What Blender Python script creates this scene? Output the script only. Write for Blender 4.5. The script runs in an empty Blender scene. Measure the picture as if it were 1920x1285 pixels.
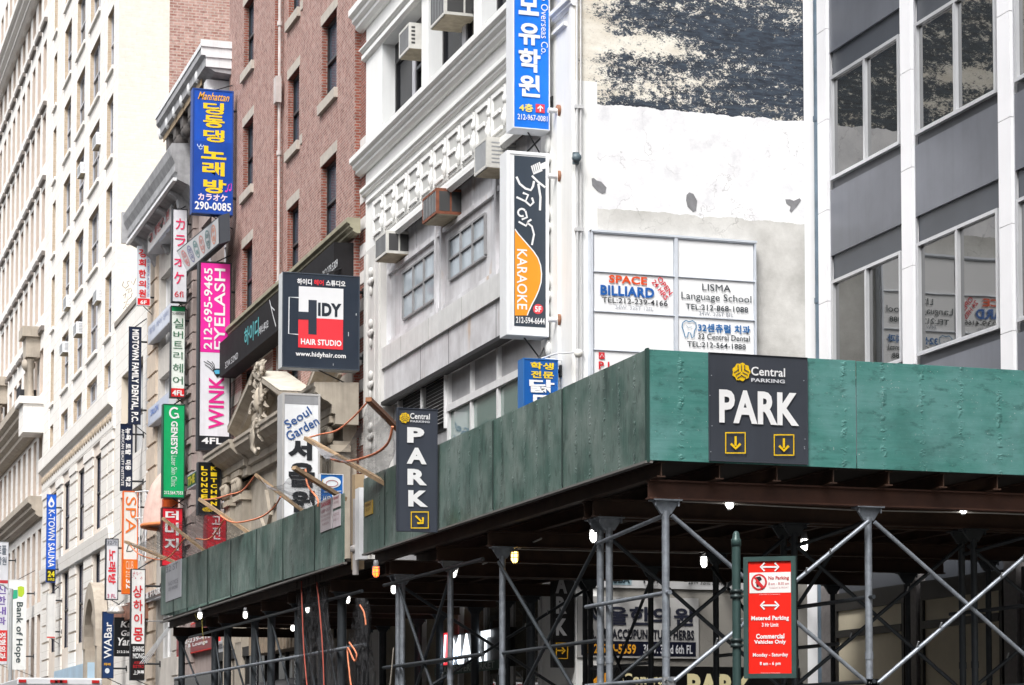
import bpy, bmesh, math, random
from mathutils import Vector, Matrix
random.seed(7)
C = bpy.context.scene.collection
R = math.radians

# ------------------------------------------------------------------ camera
# street axis = +Y (away), +X into the buildings on the right, Z up; eye on the far kerb
F_PX, CX_PX, CY_PX, YAW, PIT, EYE = 4419.0, 960.0, 1159.0, 0.3093, 0.0574, 1.6
cd = bpy.data.cameras.new('camera'); cam = bpy.data.objects.new('camera', cd); C.objects.link(cam)
cam.location = (0, 0, EYE)
cam.rotation_euler = (math.pi / 2 + PIT, 0, -YAW)
cd.sensor_width = 36; cd.lens = F_PX / 1920 * 36
cd.shift_y = (CY_PX - 642.5) / 1920
cd.clip_start = .1; cd.clip_end = 2000
S = bpy.context.scene
S.camera = cam

# ------------------------------------------------------------------ sky and sun (bright overcast)
SUN_EL, SUN_AZ = R(52), R(222)          # azimuth measured from +Y clockwise
w = bpy.data.worlds.new("World"); S.world = w; w.use_nodes = True
nt = w.node_tree; bg = nt.nodes['Background']
sky = nt.nodes.new('ShaderNodeTexSky'); sky.sky_type = 'NISHITA'; sky.sun_disc = False
sky.sun_elevation = SUN_EL; sky.sun_rotation = SUN_AZ; sky.air_density = 1.0; sky.dust_density = 4.0; sky.ozone_density = 1.0
hs = nt.nodes.new('ShaderNodeHueSaturation'); hs.inputs['Saturation'].default_value = .22
nt.links.new(sky.outputs[0], hs.inputs['Color']); nt.links.new(hs.outputs[0], bg.inputs[0])
bg.inputs[1].default_value = .15
ld = bpy.data.lights.new('sun', 'SUN'); ld.energy = 1.5; ld.angle = R(20); ld.color = (1, .98, .955)
sun = bpy.data.objects.new('sun', ld); C.objects.link(sun)
sun.rotation_euler = Vector((-math.sin(SUN_AZ) * math.cos(SUN_EL), -math.cos(SUN_AZ) * math.cos(SUN_EL), -math.sin(SUN_EL))).to_track_quat('-Z', 'Y').to_euler()
S.view_settings.view_transform = 'Standard'; S.view_settings.look = 'None'
S.view_settings.exposure = 0.95; S.view_settings.gamma = 1

# ------------------------------------------------------------------ measuring: a photo pixel on a plane of the place
_cy, _sy, _cp, _sp = math.cos(YAW), math.sin(YAW), math.cos(PIT), math.sin(PIT)
_f = (_sy * _cp, _cy * _cp, _sp); _r = (_cy, -_sy, 0); _u = (-_sy * _sp, -_cy * _sp, _cp)
def at(x, y, X=None, Y=None, Z=None):
    a = (x - CX_PX) / F_PX; b = (CY_PX - y) / F_PX
    d = [_f[i] + a * _r[i] + b * _u[i] for i in range(3)]
    t = X / d[0] if X is not None else (Y / d[1] if Y is not None else (Z - EYE) / d[2])
    return Vector((d[0] * t, d[1] * t, EYE + d[2] * t))

# ------------------------------------------------------------------ materials
MATS = {}
def srgb(h):
    h = h.lstrip('#'); v = [int(h[i:i + 2], 16) / 255 for i in (0, 2, 4)]
    return tuple(((c / 12.92) if c <= .04045 else ((c + .055) / 1.055) ** 2.4) for c in v)
class NB:
    def __init__(s, name):
        s.m = bpy.data.materials.new(name); s.m.use_nodes = True; s.t = s.m.node_tree
        s.b = s.t.nodes['Principled BSDF']; s.o = None
    def n(s, ty, **k):
        q = s.t.nodes.new('ShaderNode' + ty)
        for a, v in k.items(): setattr(q, a, v)
        return q
    def l(s, a, b): s.t.links.new(a, b)
    def co(s):
        if not s.o:
            tc = s.n('TexCoord'); oi = s.n('ObjectInfo'); sc = s.n('Math', operation='MULTIPLY'); sc.inputs[1].default_value = 37
            s.l(oi.outputs['Random'], sc.inputs[0]); ad = s.n('VectorMath', operation='ADD')
            s.l(tc.outputs['Object'], ad.inputs[0]); s.l(sc.outputs[0], ad.inputs[1]); s.o = ad.outputs[0]; s.raw = tc.outputs['Object']
        return s.o
    def noise(s, scale, stretch=(1, 1, 1), detail=5, rough=.6, raw=False):
        c = s.co(); c = s.raw if raw else c
        mp = s.n('Mapping'); mp.inputs['Scale'].default_value = stretch; s.l(c, mp.inputs[0])
        nz = s.n('TexNoise'); nz.inputs['Scale'].default_value = scale; nz.inputs['Detail'].default_value = detail; nz.inputs['Roughness'].default_value = rough
        s.l(mp.outputs[0], nz.inputs['Vector']); return nz.outputs[0]
    def ramp(s, fac, *stops):
        r = s.n('ValToRGB'); e = r.color_ramp.elements
        while len(e) < len(stops): e.new(.5)
        for q, (p, c) in zip(e, stops):
            q.position = p; q.color = (*c, 1) if isinstance(c, tuple) else (c, c, c, 1)
        s.l(fac, r.inputs[0]); return r.outputs[0]
    def mix(s, fac, a, b, mode='MIX'):
        q = s.n('Mix', data_type='RGBA', blend_type=mode)
        for i, v in ((0, fac), (6, a), (7, b)):
            if isinstance(v, (int, float)): q.inputs[i].default_value = v
            elif isinstance(v, tuple): q.inputs[i].default_value = (*v, 1)
            else: s.l(v, q.inputs[i])
        return q.outputs[2]
    def bump(s, h, st=.3, dist=.02):
        b = s.n('Bump'); b.inputs['Strength'].default_value = st; b.inputs['Distance'].default_value = dist
        s.l(h, b.inputs['Height']); s.l(b.outputs[0], s.b.inputs['Normal'])
    def col(s, c):
        if isinstance(c, tuple): s.b.inputs['Base Color'].default_value = (*c, 1)
        else: s.l(c, s.b.inputs['Base Color'])
    def fin(s, rough=.6, metal=0, spec=.5, ior=None):
        s.b.inputs['Roughness'].default_value = rough; s.b.inputs['Metallic'].default_value = metal
        s.b.inputs['Specular IOR Level'].default_value = spec
        if ior: s.b.inputs['IOR'].default_value = ior
        return s.m
def sc(c, k): return tuple(min(1, v * k) for v in c)
def plain(name, c, rough=.6, metal=0, spec=.5, var=.12, scale=2.5, streak=0, bump=0, bscale=40):
    """one painted / cast surface with uneven tone, optional rain streaks and relief"""
    if name in MATS: return MATS[name]
    q = NB(name); c = srgb(c) if isinstance(c, str) else c
    k = q.mix(q.ramp(q.noise(scale), (.3, 0.), (.7, 1.)), sc(c, 1 - var), sc(c, 1 + var * .6))
    if streak:
        k = q.mix(q.ramp(q.noise(3, (2.2, 2.2, .16), 6), (.48, 0.), (.75, streak)), k, sc(c, .45))
    q.col(k)
    if bump: q.bump(q.noise(bscale), bump)
    MATS[name] = q.fin(rough, metal, spec); return MATS[name]
def ink(h, rough=.45, k=.85):
    nm = 'paint_' + h.lstrip('#')
    return plain(nm, sc(srgb(h), k), rough, var=.05, scale=1.5)
def sign_face(h, k=.85):
    nm = 'acrylic_' + h.lstrip('#')
    return plain(nm, sc(srgb(h), k), .30, var=.12, scale=1.3, streak=.22)
def glass(name, tint=(.012, .014, .016), ior=1.75, rough=.02):
    if name in MATS: return MATS[name]
    q = NB(name); q.col(tint); q.b.inputs['Specular IOR Level'].default_value = .5
    q.bump(q.noise(.55, detail=2), .09, .05)
    MATS[name] = q.fin(rough, 0, .5, ior); return MATS[name]
def brick(name, c1, c2, mortar, wash=None, wash_amt=.4, size=(.205, .068), msize=.009, mul=.6):
    if name in MATS: return MATS[name]
    q = NB(name); q.co(); sp = q.n('SeparateXYZ'); q.l(q.raw, sp.inputs[0])
    ad = q.n('Math', operation='ADD'); q.l(sp.outputs[0], ad.inputs[0]); q.l(sp.outputs[1], ad.inputs[1])
    cb = q.n('CombineXYZ'); q.l(ad.outputs[0], cb.inputs[0]); q.l(sp.outputs[2], cb.inputs[1])
    b = q.n('TexBrick'); q.l(cb.outputs[0], b.inputs[0]); b.inputs['Scale'].default_value = 1
    b.inputs['Brick Width'].default_value = size[0]; b.inputs['Row Height'].default_value = size[1]; b.inputs['Mortar Size'].default_value = msize
    b.inputs['Bias'].default_value = 0; b.inputs['Color1'].default_value = (*c1, 1); b.inputs['Color2'].default_value = (*c2, 1); b.inputs['Mortar'].default_value = (*mortar, 1)
    k = b.outputs[0]
    k = q.mix(mul, k, q.ramp(q.noise(6.5, detail=9, rough=.75), (.38, .45), (.62, 1.12)), 'MULTIPLY')
    if wash: k = q.mix(q.ramp(q.noise(4.2, detail=10, rough=.8), (.40, 0.), (.62, wash_amt)), k, wash)
    q.col(k); iv = q.n('Math', operation='SUBTRACT'); iv.inputs[0].default_value = 1; q.l(b.outputs[1], iv.inputs[1])
    q.bump(iv.outputs[0], .5, .012)
    MATS[name] = q.fin(.85); return MATS[name]
def emis(name, c, st):
    if name in MATS: return MATS[name]
    q = NB(name); q.col(c); q.b.inputs['Emission Color'].default_value = (*c, 1); q.b.inputs['Emission Strength'].default_value = st
    MATS[name] = q.fin(.4); return MATS[name]

# ------------------------------------------------------------------ mesh builder
W = {}
class MB:
    def __init__(s): s.v = []; s.f = []; s.i = []; s.sm = []
    def quad(s, a, b, c, d, m=0): s.poly([a, b, c, d], m)
    def poly(s, pts, m=0, sm=False):
        n = len(s.v); s.v += [tuple(p) for p in pts]; s.f.append(tuple(range(n, n + len(pts)))); s.i.append(m); s.sm.append(sm)
    def faces(s, vs, fs, m=0, sm=False):
        n = len(s.v); s.v += [tuple(p) for p in vs]
        for f in fs: s.f.append(tuple(n + k for k in f)); s.i.append(m); s.sm.append(sm)
    def box(s, x0, x1, y0, y1, z0, z1, m=0):
        v = [(x, y, z) for z in (z0, z1) for y in (y0, y1) for x in (x0, x1)]
        s.faces(v, [(0, 2, 3, 1), (4, 5, 7, 6), (0, 1, 5, 4), (2, 6, 7, 3), (0, 4, 6, 2), (1, 3, 7, 5)], m)
    def prism(s, a, b, m=0, sm=False):
        """two matching outlines joined, ends capped"""
        n = len(a); s.faces(list(a) + list(b), [tuple(range(n))[::-1], tuple(range(n, 2 * n))], m)
        s.faces(list(a) + list(b), [(i, (i + 1) % n, n + (i + 1) % n, n + i) for i in range(n)], m, sm)
    def prof_y(s, prof, y0, y1, m=0): s.prism([(x, y0, z) for x, z in prof], [(x, y1, z) for x, z in prof], m)
    def prof_x(s, prof, x0, x1, m=0): s.prism([(x0, y, z) for y, z in prof], [(x1, y, z) for y, z in prof], m)
    def tube(s, pts, r, n=8, m=0, caps=True, r1=None):
        pts = [Vector(p) for p in pts]; rings = []
        for k, p in enumerate(pts):
            d = (pts[min(k + 1, len(pts) - 1)] - pts[max(k - 1, 0)]).normalized()
            a = d.cross(Vector((0, 0, 1)) if abs(d.z) < .9 else Vector((1, 0, 0))).normalized(); b = d.cross(a)
            rr = r if r1 is None else r + (r1 - r) * k / (len(pts) - 1)
            rings.append([p + (a * math.cos(2 * math.pi * j / n) + b * math.sin(2 * math.pi * j / n)) * rr for j in range(n)])
        vs = [q for g in rings for q in g]; fs = []
        for k in range(len(rings) - 1):
            for j in range(n): fs.append((k * n + j, k * n + (j + 1) % n, (k + 1) * n + (j + 1) % n, (k + 1) * n + j))
        s.faces(vs, fs, m, True)
        if caps: s.poly(rings[0][::-1], m); s.poly(rings[-1], m)
    def lathe(s, c, prof, n=12, m=0, axis='z'):
        vs = []
        for r, h in prof:
            for j in range(n):
                a = 2 * math.pi * j / n; p = (r * math.cos(a), r * math.sin(a), h)
                if axis == 'x': p = (h, p[0], p[1])
                if axis == 'y': p = (p[0], h, p[1])
                vs.append((c[0] + p[0], c[1] + p[1], c[2] + p[2]))
        fs = [(k * n + j, k * n + (j + 1) % n, (k + 1) * n + (j + 1) % n, (k + 1) * n + j) for k in range(len(prof) - 1) for j in range(n)]
        s.faces(vs, fs, m, True)
    def ball(s, c, rx, ry=None, rz=None, n=10, m=0):
        ry = ry or rx; rz = rz or rx; k = n // 2 + 1; vs = []; fs = []
        for i in range(k + 1):
            t = math.pi * i / k
            for j in range(n):
                a = 2 * math.pi * j / n
                vs.append((c[0] + rx * math.sin(t) * math.cos(a), c[1] + ry * math.sin(t) * math.sin(a), c[2] + rz * math.cos(t)))
        for i in range(k):
            for j in range(n): fs.append((i * n + j, (i + 1) * n + j, (i + 1) * n + (j + 1) % n, i * n + (j + 1) % n))
        s.faces(vs, fs, m, True)
    def build(s, name, mats, parent=None, bevel=0):
        me = bpy.data.meshes.new(name); o = bpy.data.objects.new(name, me)
        off = W.get(parent.name, Vector((0, 0, 0))) if parent else Vector((0, 0, 0))
        me.from_pydata([tuple(Vector(p) - off) for p in s.v], [], s.f)
        mats = mats if isinstance(mats, (list, tuple)) else [mats]
        for m in mats: me.materials.append(m)
        me.polygons.foreach_set('material_index', [min(i, len(mats) - 1) for i in s.i]); me.polygons.foreach_set('use_smooth', s.sm)
        me.validate(); me.update(); C.objects.link(o)
        if parent: o.parent = parent
        W[o.name] = off
        if bevel:
            b = o.modifiers.new('edge', 'BEVEL'); b.width = bevel; b.segments = 2; b.limit_method = 'ANGLE'
        return o
def tag(o, label=None, cat=None, group=None, kind=None):
    for k, v in (('label', label), ('category', cat), ('group', group), ('kind', kind)):
        if v: o[k] = v
    return o
def thing(name, loc, label, cat, group=None):
    o = bpy.data.objects.new(name, None); C.objects.link(o); o.location = loc; o.empty_display_size = .3
    W[o.name] = Vector(loc); return tag(o, label, cat, group)
def copy_part(src, parent, loc=None):
    """a part with its sub-parts under another thing; loc in world coordinates"""
    o = src.copy(); C.objects.link(o); o.parent = parent
    if loc is not None: o.location = Vector(loc) - W[parent.name]
    for ch in list(src.children):
        c = ch.copy(); C.objects.link(c); c.parent = o
    return o
def copy_thing(src, loc, label, group=None, rz=None):
    o = src.copy(); C.objects.link(o); o.location = loc; W[o.name] = Vector(loc); o['label'] = label
    if rz is not None: o.rotation_euler.z = rz
    for ch in list(src.children):
        c = ch.copy(); C.objects.link(c); c.parent = o
        for g in list(ch.children):
            d = g.copy(); C.objects.link(d); d.parent = c
    return o

# ------------------------------------------------------------------ lettering
_TX = {}
def glyphs(s, bold=0.0, res=3):
    k = (s, bold, res)
    if k not in _TX:
        cu = bpy.data.curves.new('t', 'FONT'); cu.body = s; cu.resolution_u = res; cu.offset = bold; cu.fill_mode = 'FRONT'; cu.space_character = 1 + bold * 1.6
        o = bpy.data.objects.new('t', cu); me = o.to_mesh()
        vs = [(v.co.x, v.co.y) for v in me.vertices]; fs = [tuple(p.vertices) for p in me.polygons]
        o.to_mesh_clear(); bpy.data.objects.remove(o); bpy.data.curves.remove(cu)
        xs = [v[0] for v in vs] or [0, 1]; ys = [v[1] for v in vs] or [0, 1]
        x0, x1, y0, y1 = min(xs), max(xs), min(ys), max(ys)
        _TX[k] = ([((x - x0) / max(1e-6, x1 - x0), (y - y0) / max(1e-6, y1 - y0)) for x, y in vs], fs, (x1 - x0) / max(1e-6, y1 - y0))
    return _TX[k]
class Plane:
    """a wall or sign plane: 'Y' faces the camera end of the street, 'X' faces the roadway"""
    def __init__(s, ax, c): s.ax = ax; s.c = c
    def uv(s, x, y):
        p = at(x, y, **{s.ax: s.c}); return (p.x if s.ax == 'Y' else -p.y, p.z)
    def rect(s, l, t, r, b):
        cx, cy = (l + r) / 2, (t + b) / 2
        return s.uv(l, cy)[0], s.uv(r, cy)[0], s.uv(cx, b)[1], s.uv(cx, t)[1]
    def p(s, u, v, off=0): return (u, s.c - off, v) if s.ax == 'Y' else (s.c - off, -u, v)
    def text(s, mb, txt, px, m=0, rot=0, bold=0., off=.012, uvr=None, shear=0, res=3):
        u0, u1, v0, v1 = uvr or s.rect(*px)
        vs, fs, asp = glyphs(txt, bold, res); cu, cv = (u0 + u1) / 2, (v0 + v1) / 2; wu, hv = u1 - u0, v1 - v0
        out = []
        q = R(rot); ortho = abs(abs(rot) - 90) < 1
        for a, b in vs:
            a -= .5; b -= .5
            a += shear * b * hv / max(wu, 1e-6)
            if rot == 0: x, y = a * wu, b * hv
            elif rot == 90: x, y = -b * wu, a * hv
            elif rot == -90: x, y = b * wu, -a * hv
            elif rot == 180: x, y = -a * wu, -b * hv
            else:   # px rect gives the unrotated size, centred
                x0, y0 = a * wu, b * hv; x = x0 * math.cos(q) - y0 * math.sin(q); y = x0 * math.sin(q) + y0 * math.cos(q)
            out.append(s.p(cu + x, cv + y, off))
        mb.faces(out, fs, m)
    def fill(s, mb, px, m=0, off=.006, uvr=None):
        u0, u1, v0, v1 = uvr or s.rect(*px)
        mb.poly([s.p(u0, v0, off), s.p(u1, v0, off), s.p(u1, v1, off), s.p(u0, v1, off)], m)
    def shape(s, mb, pts, m=0, off=.009):
        """outline given in photo pixels on this plane"""
        mb.poly([s.p(*s.uv(x, y), off) for x, y in pts], m)
    def stroke(s, mb, pts, wpx, m=0, off=.010, closed=False):
        q = [Vector(s.uv(x, y)) for x, y in pts]
        wd = abs(s.uv(pts[0][0], pts[0][1])[1] - s.uv(pts[0][0], pts[0][1] + wpx)[1]) / 2
        n = len(q); L = []; Rr = []
        for i in range(n):
            a = q[(i - 1) % n] if (closed or i) else q[i]; b = q[(i + 1) % n] if (closed or i < n - 1) else q[i]
            d = (b - a); d = d.normalized() if d.length > 1e-9 else Vector((1, 0)); nn = Vector((-d.y, d.x)) * wd
            L.append(q[i] + nn); Rr.append(q[i] - nn)
        for i in range(n if closed else n - 1):
            j = (i + 1) % n
            mb.poly([s.p(*L[i], off), s.p(*L[j], off), s.p(*Rr[j], off), s.p(*Rr[i], off)], m)
    def box(s, mb, u0, u1, v0, v1, d0, d1, m=0):
        """slab on the plane from depth d0 behind to d1 (positive = into the wall)"""
        if s.ax == 'Y': mb.box(u0, u1, s.c + d0, s.c + d1, v0, v1, m)
        else: mb.box(s.c + d0, s.c + d1, -u1, -u0, v0, v1, m)

def openings(mb, X, Y0, Y1, Z0, Z1, ops, depth, m=0, mr=None):
    """street wall at X facing the road with real openings; ops = (y0, y1, z0, z1)"""
    mr = m if mr is None else mr
    zs = sorted({Z0, Z1, *[z for o in ops for z in o[2:4] if Z0 < z < Z1]})
    for a, b in zip(zs, zs[1:]):
        zm = (a + b) / 2; act = sorted((max(o[0], Y0), min(o[1], Y1)) for o in ops if o[2] < zm < o[3]); y = Y0
        for p, q in act:
            if p > y: mb.quad((X, y, a), (X, p, a), (X, p, b), (X, y, b), m)
            y = max(y, q)
        if y < Y1: mb.quad((X, y, a), (X, Y1, a), (X, Y1, b), (X, y, b), m)
    D = X + depth
    for y0, y1, z0, z1 in ops:
        mb.quad((X, y0, z0), (D, y0, z0), (D, y0, z1), (X, y0, z1), mr); mb.quad((X, y1, z0), (D, y1, z0), (D, y1, z1), (X, y1, z1), mr)
        mb.quad((X, y0, z0), (X, y1, z0), (D, y1, z0), (D, y0, z0), mr); mb.quad((X, y0, z1), (X, y1, z1), (D, y1, z1), (D, y0, z1), mr)
# ================================================================== the setting
XF = 13.0          # street wall line of the older buildings
XM = 17.4          # set-back office front
YW = 37.18         # party wall with the painted advertisement
XS = 8.8           # kerb side face of the sidewalk shed
YS = 22.89         # near end face of the shed
asphalt = plain('asphalt', (.035, .035, .037), .9, var=.25, scale=6, bump=.3, bscale=90)
pave = plain('concrete_paving', (.13, .125, .12), .85, var=.2, scale=1.2, bump=.15)
m = MB(); m.quad((-60, -60, 0), (60, -60, 0), (60, 420, 0), (-60, 420, 0)); tag(m.build('road', asphalt), kind='structure')
m = MB()
m.box(9.3, 60, -60, 300, -.2, .15)
for k in range(60): m.box(9.302, 13, -20 + k * 3, -19.992 + k * 3, .1, .1535, 1)
tag(m.build('pavement', [pave, asphalt]), kind='structure')
m = MB(); m.box(-8, -1.2, -60, 300, -.2, .15); tag(m.build('pavement', pave), kind='structure')

# ================================================================== A: grey office building, set back
stone = plain('white_cladding_stone', (.78, .78, .80), .45, var=.05, scale=.7)
spandrel = plain('grey_spandrel_panel', (.150, .160, .186), .28, .3, var=.22, scale=.5, streak=.18)
spandrel_d = plain('dark_spandrel_trim', (.065, .072, .085), .4, .2, var=.15, scale=.8)
alu = plain('bright_aluminium', (.66, .67, .69), .38, .55, var=.08, scale=2)
darkgap = plain('gap_black', (.012, .012, .013), .6, var=.1)
officeglass = glass('office_glass', (.016, .017, .015), 2.5)
OA = thing('office_building', (XM, 25, 0), 'grey office block with white stone piers and aluminium sliding windows, set back behind the shed', 'building')
A_Y0 = 6.0
m = MB(); m.box(XM + .12, 34, A_Y0, 37.0, 0, 26); m.build('wall', [spandrel_d], OA)
PITCH = 3.115; ZT = 13.22; STORY = 3.54; WH = 1.80
pier_m = MB(); joint = MB()
n_p = 9
for k in range(n_p):
    y1 = 36.86 - k * PITCH; y0 = y1 - .36; zz = 4.9
    p = MB(); z = 4.6
    while z < 26:
        z2 = min(26, z + 1.583); p.box(XM - .05, XM + .12, y0, y1, z + .006, z2 - .006); z = z2
    p.box(XM - .04, XM + .11, y0 + .01, y1 - .01, 4.6, 26, 1)
    p.build('pier', [stone, plain('joint_mortar', (.4, .4, .41), .9)], OA)
win_proto = None; sp_proto = None
for k in range(n_p - 1):
    ya = 36.86 - k * PITCH - .36; yb = ya - PITCH + .36       # bay between piers: yb (near) .. ya (far)
    yc = (ya + yb) / 2; hw = (ya - yb) / 2 - .10
    for r in range(-1, 5):
        zt = ZT + r * STORY; zb = zt - WH
        if zb < 4.5: continue
        if win_proto is None:
            W['__w'] = Vector((XM, yc, zb))
            class _P: name = '__w'
            f = MB(); t = .055
            f.box(XM - .03, XM + .07, yc - hw, yc + hw, zb, zb + t); f.box(XM - .03, XM + .07, yc - hw, yc + hw, zt - t, zt)
            f.box(XM - .03, XM + .07, yc - hw, yc - hw + t, zb + t, zt - t); f.box(XM - .03, XM + .07, yc + hw - t, yc + hw, zb + t, zt - t)
            f.box(XM - .03, XM + .07, yc - .05, yc - .012, zb + t, zt - t); f.box(XM - .012, XM + .07, yc + .012, yc + .05, zb + t, zt - t)
            f.box(XM - .045, XM - .03, yc - hw - .01, yc + hw + .01, zb - .012, zb + .03)
            f.box(XM + .0, XM + .05, yc - .012, yc + .012, zb + t, zt - t, 1)
            g = MB()
            for a, b in ((yc - hw + t, yc - .05), (yc + .05, yc + hw - t)): g.quad((XM + .03, a, zb + t), (XM + .03, b, zb + t), (XM + .03, b, zt - t), (XM + .03, a, zt - t))
            def _b(mb, nm, mats, par=None):
                o = mb.build(nm, mats); 
                for v in o.data.vertices: v.co -= W['__w']
                if par: o.parent = par
                return o
            wf = _b(f, 'window', [alu, darkgap]); wg = _b(g, 'pane', officeglass, wf)
            wf.parent = OA; wf.location = W['__w'] - W[OA.name]; win_proto = wf
        else: copy_part(win_proto, OA, (XM, yc, zb))
    # spandrels: dark trim, main sheet, dark trim above the next head
    for r in range(-1, 5):
        za = ZT + r * STORY - WH; zb2 = za - (STORY - WH)
        if zb2 < 4.3: continue
        s_ = MB(); h2 = hw + .06
        s_.box(XM + .05, XM + .1, yc - h2, yc + h2, zb2, za - .0, 1)
        s_.box(XM + .0, XM + .045, yc - h2, yc + h2, zb2 + .44, za - .16, 0)
        s_.box(XM + .0, XM + .03, yc + h2 + .012, yc + h2 + .035, zb2, za + WH, 2)
        s_.build('spandrel', [spandrel, spandrel_d, alu], OA)
# ground floor behind the shed
dkmetal = plain('dark_bronze_metal', (.022, .021, .020), .45, .2)
cream_board = plain('cream_window_board', (.60, .54, .41), .6, var=.07)
for k in range(n_p - 1):
    ya = 36.86 - k * PITCH - .36; yb = ya - PITCH + .36
    sf = MB(); sf.box(XM - .02, XM + .1, yb + .1, ya - .1, .6, .75); sf.box(XM - .02, XM + .1, yb + .1, ya - .1, 2.15, 2.35); sf.box(XM - .02, XM + .1, yb + .1, ya - .1, 4.0, 4.3)
    for y in (yb + .1, ya - .18): sf.box(XM - .03, XM + .1, y, y + .08, .75, 4.0)
    sf.box(XM - .04, XM + .06, yb + .18, ya - .18, 3.55, 3.67)
    fo = sf.build('shop_window', dkmetal, OA)
    g = MB(); g.box(XM + .02, XM + .06, yb + .18, ya - .18, 2.35, 4.0); g.box(XM + .02, XM + .06, yb + .18, ya - .18, .75, 2.15, 1)
    g.build('window_board', [cream_board, officeglass], fo)
    pr = MB(); pr.box(XM - .05, XM + .12, ya + .0, ya + .36, 0, 4.6); pr.build('pier', plain('grey_granite', (.16, .15, .15), .5, var=.2, scale=14), OA)

# corner column between the party wall and the office
m = MB(); m.tube([(17.43, 36.98, 0), (17.43, 36.98, 26)], .085, 12); m.box(17.40, 17.52, 36.87, 36.90, 0, 26, 1)
for z in (6.2, 9.4, 12.6, 15.8): m.tube([(17.43, 36.98, z), (17.43, 36.98, z + .09)], .10, 12)
tag(m.build('downpipe', [plain('slate_blue_paint', (.13, .18, .23), .4, .2, var=.3, scale=3, streak=.5), darkgap]), 'slate blue vertical pipe in the corner between painted wall and grey office front', 'pipe')

# ================================================================== B: white building with the painted party wall
def wall_mat():
    q = NB('painted_party_wall'); q.co(); raw = q.raw
    sp = q.n('SeparateXYZ'); q.l(raw, sp.inputs[0]); z = sp.outputs[2]; x = sp.outputs[0]
    def mth(op, a, b=None, c=None):
        n = q.n('Math', operation=op)
        for i, v in enumerate((a, b, c)):
            if v is None: continue
            if isinstance(v, (int, float)): n.inputs[i].default_value = v
            else: q.l(v, n.inputs[i])
        return n.outputs[0]
    edge = mth('MULTIPLY', mth('SUBTRACT', q.noise(3.2, detail=8, raw=True), .5), .16)
    zz = mth('ADD', z, edge)
    above = mth('GREATER_THAN', zz, 12.625)            # dark advertisement paint
    white = mth('GREATER_THAN', zz, 10.83)
    cream = q.mix(q.ramp(q.noise(1.3, (1, 1, 2.2), 9, .7, True), (.35, 0.), (.62, 1.)), (.60, .545, .455), (.80, .77, .69))
    cream = q.mix(q.ramp(q.noise(26, (1, 1, 1.5), 4, .6, True), (.60, 0.), (.72, .55)), cream, (.30, .27, .23))
    # the paint flakes: fine speckle inside wide horizontal runs
    f1 = q.noise(6.0, (1.0, 1, 1.4), 15, .78, True); f2 = q.noise(.8, (.6, 1, 2.4), 4, .6, True); f3 = q.noise(34, (.8, 1, 1.6), 6, .8, True)
    amt = mth('ADD', mth('MULTIPLY', f1, .60), mth('ADD', mth('MULTIPLY', f2, .34), mth('MULTIPLY', f3, .42)))
    left = q.n('MapRange'); q.l(x, left.inputs[0])
    for i, v in ((1, .10), (2, .75), (3, -.13), (4, .0)): left.inputs[i].default_value = v
    right = q.n('MapRange'); q.l(x, right.inputs[0])
    for i, v in ((1, 2.2), (2, 4.0), (3, 0.), (4, .012)): right.inputs[i].default_value = v
    wob = mth('MULTIPLY', mth('SUBTRACT', q.noise(2.2, (1, 1, 1), 5, .6, True), .5), .35)
    d = mth('ABSOLUTE', mth('ADD', mth('SUBTRACT', mth('ADD', z, mth('MULTIPLY', x, -.04)), 13.66), wob))
    cs = q.n('MapRange', interpolation_type='SMOOTHSTEP'); q.l(d, cs.inputs[0])
    for i, v in ((1, .05), (2, .26), (3, -.11), (4, 0.)): cs.inputs[i].default_value = v
    fade = q.n('MapRange'); q.l(x, fade.inputs[0])
    for i, v in ((1, 1.7), (2, 2.5), (3, 1.), (4, .1)): fade.inputs[i].default_value = v
    tot = mth('ADD', mth('ADD', mth('ADD', amt, left.outputs[0]), right.outputs[0]), mth('MULTIPLY', cs.outputs[0], fade.outputs[0]))
    keep = q.ramp(tot, (.617, 0.), (.641, 1.))
    navy = q.mix(q.ramp(q.noise(5, (.6, 1, 3), 9, .75, True), (.35, 0.), (.7, 1.)), (.007, .010, .018), (.055, .078, .11))
    up = q.mix(keep, cream, navy)
    wht = q.mix(q.ramp(q.noise(2.2, detail=9, rough=.7, raw=True), (.40, 0.), (.66, .9)), (.86, .855, .86), (.62, .62, .64))
    vo = q.n('TexVoronoi', feature='DISTANCE_TO_EDGE'); vo.inputs['Scale'].default_value = 1.1
    wp = q.n('VectorMath', operation='ADD'); q.l(raw, wp.inputs[0])
    nz = q.n('TexNoise'); nz.inputs['Scale'].default_value = 2.6; nz.inputs['Detail'].default_value = 6; q.l(raw, nz.inputs[0]); q.l(nz.outputs[1], wp.inputs[1]); q.l(wp.outputs[0], vo.inputs[0])
    crack = mth('MULTIPLY', q.ramp(vo.outputs['Distance'], (.002, 1.), (.011, 0.)), q.ramp(q.noise(.8, detail=2, raw=True), (.50, 0.), (.60, .6)))
    wht = q.mix(crack, wht, (.33, .32, .32))
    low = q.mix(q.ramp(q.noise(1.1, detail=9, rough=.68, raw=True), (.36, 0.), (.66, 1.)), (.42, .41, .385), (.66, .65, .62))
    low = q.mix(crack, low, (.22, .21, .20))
    deck_shade = mth('LESS_THAN', z, 4.75); low = q.mix(deck_shade, low, (.20, .19, .17))  # wall below the deck darkened: the shed's shade put into the colour
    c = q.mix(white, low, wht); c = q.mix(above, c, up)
    edge_r = mth('GREATER_THAN', x, 17.24 - XF); c = q.mix(edge_r, c, (.84, .84, .85))
    q.col(c); q.bump(mth('ADD', tot, mth('MULTIPLY', crack, -.3)), .35, .02)
    return q.fin(.8)
wallm = wall_mat()
whitep = plain('white_facade_paint', (.80, .80, .78), .55, var=.05, scale=.8, streak=.10)
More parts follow.
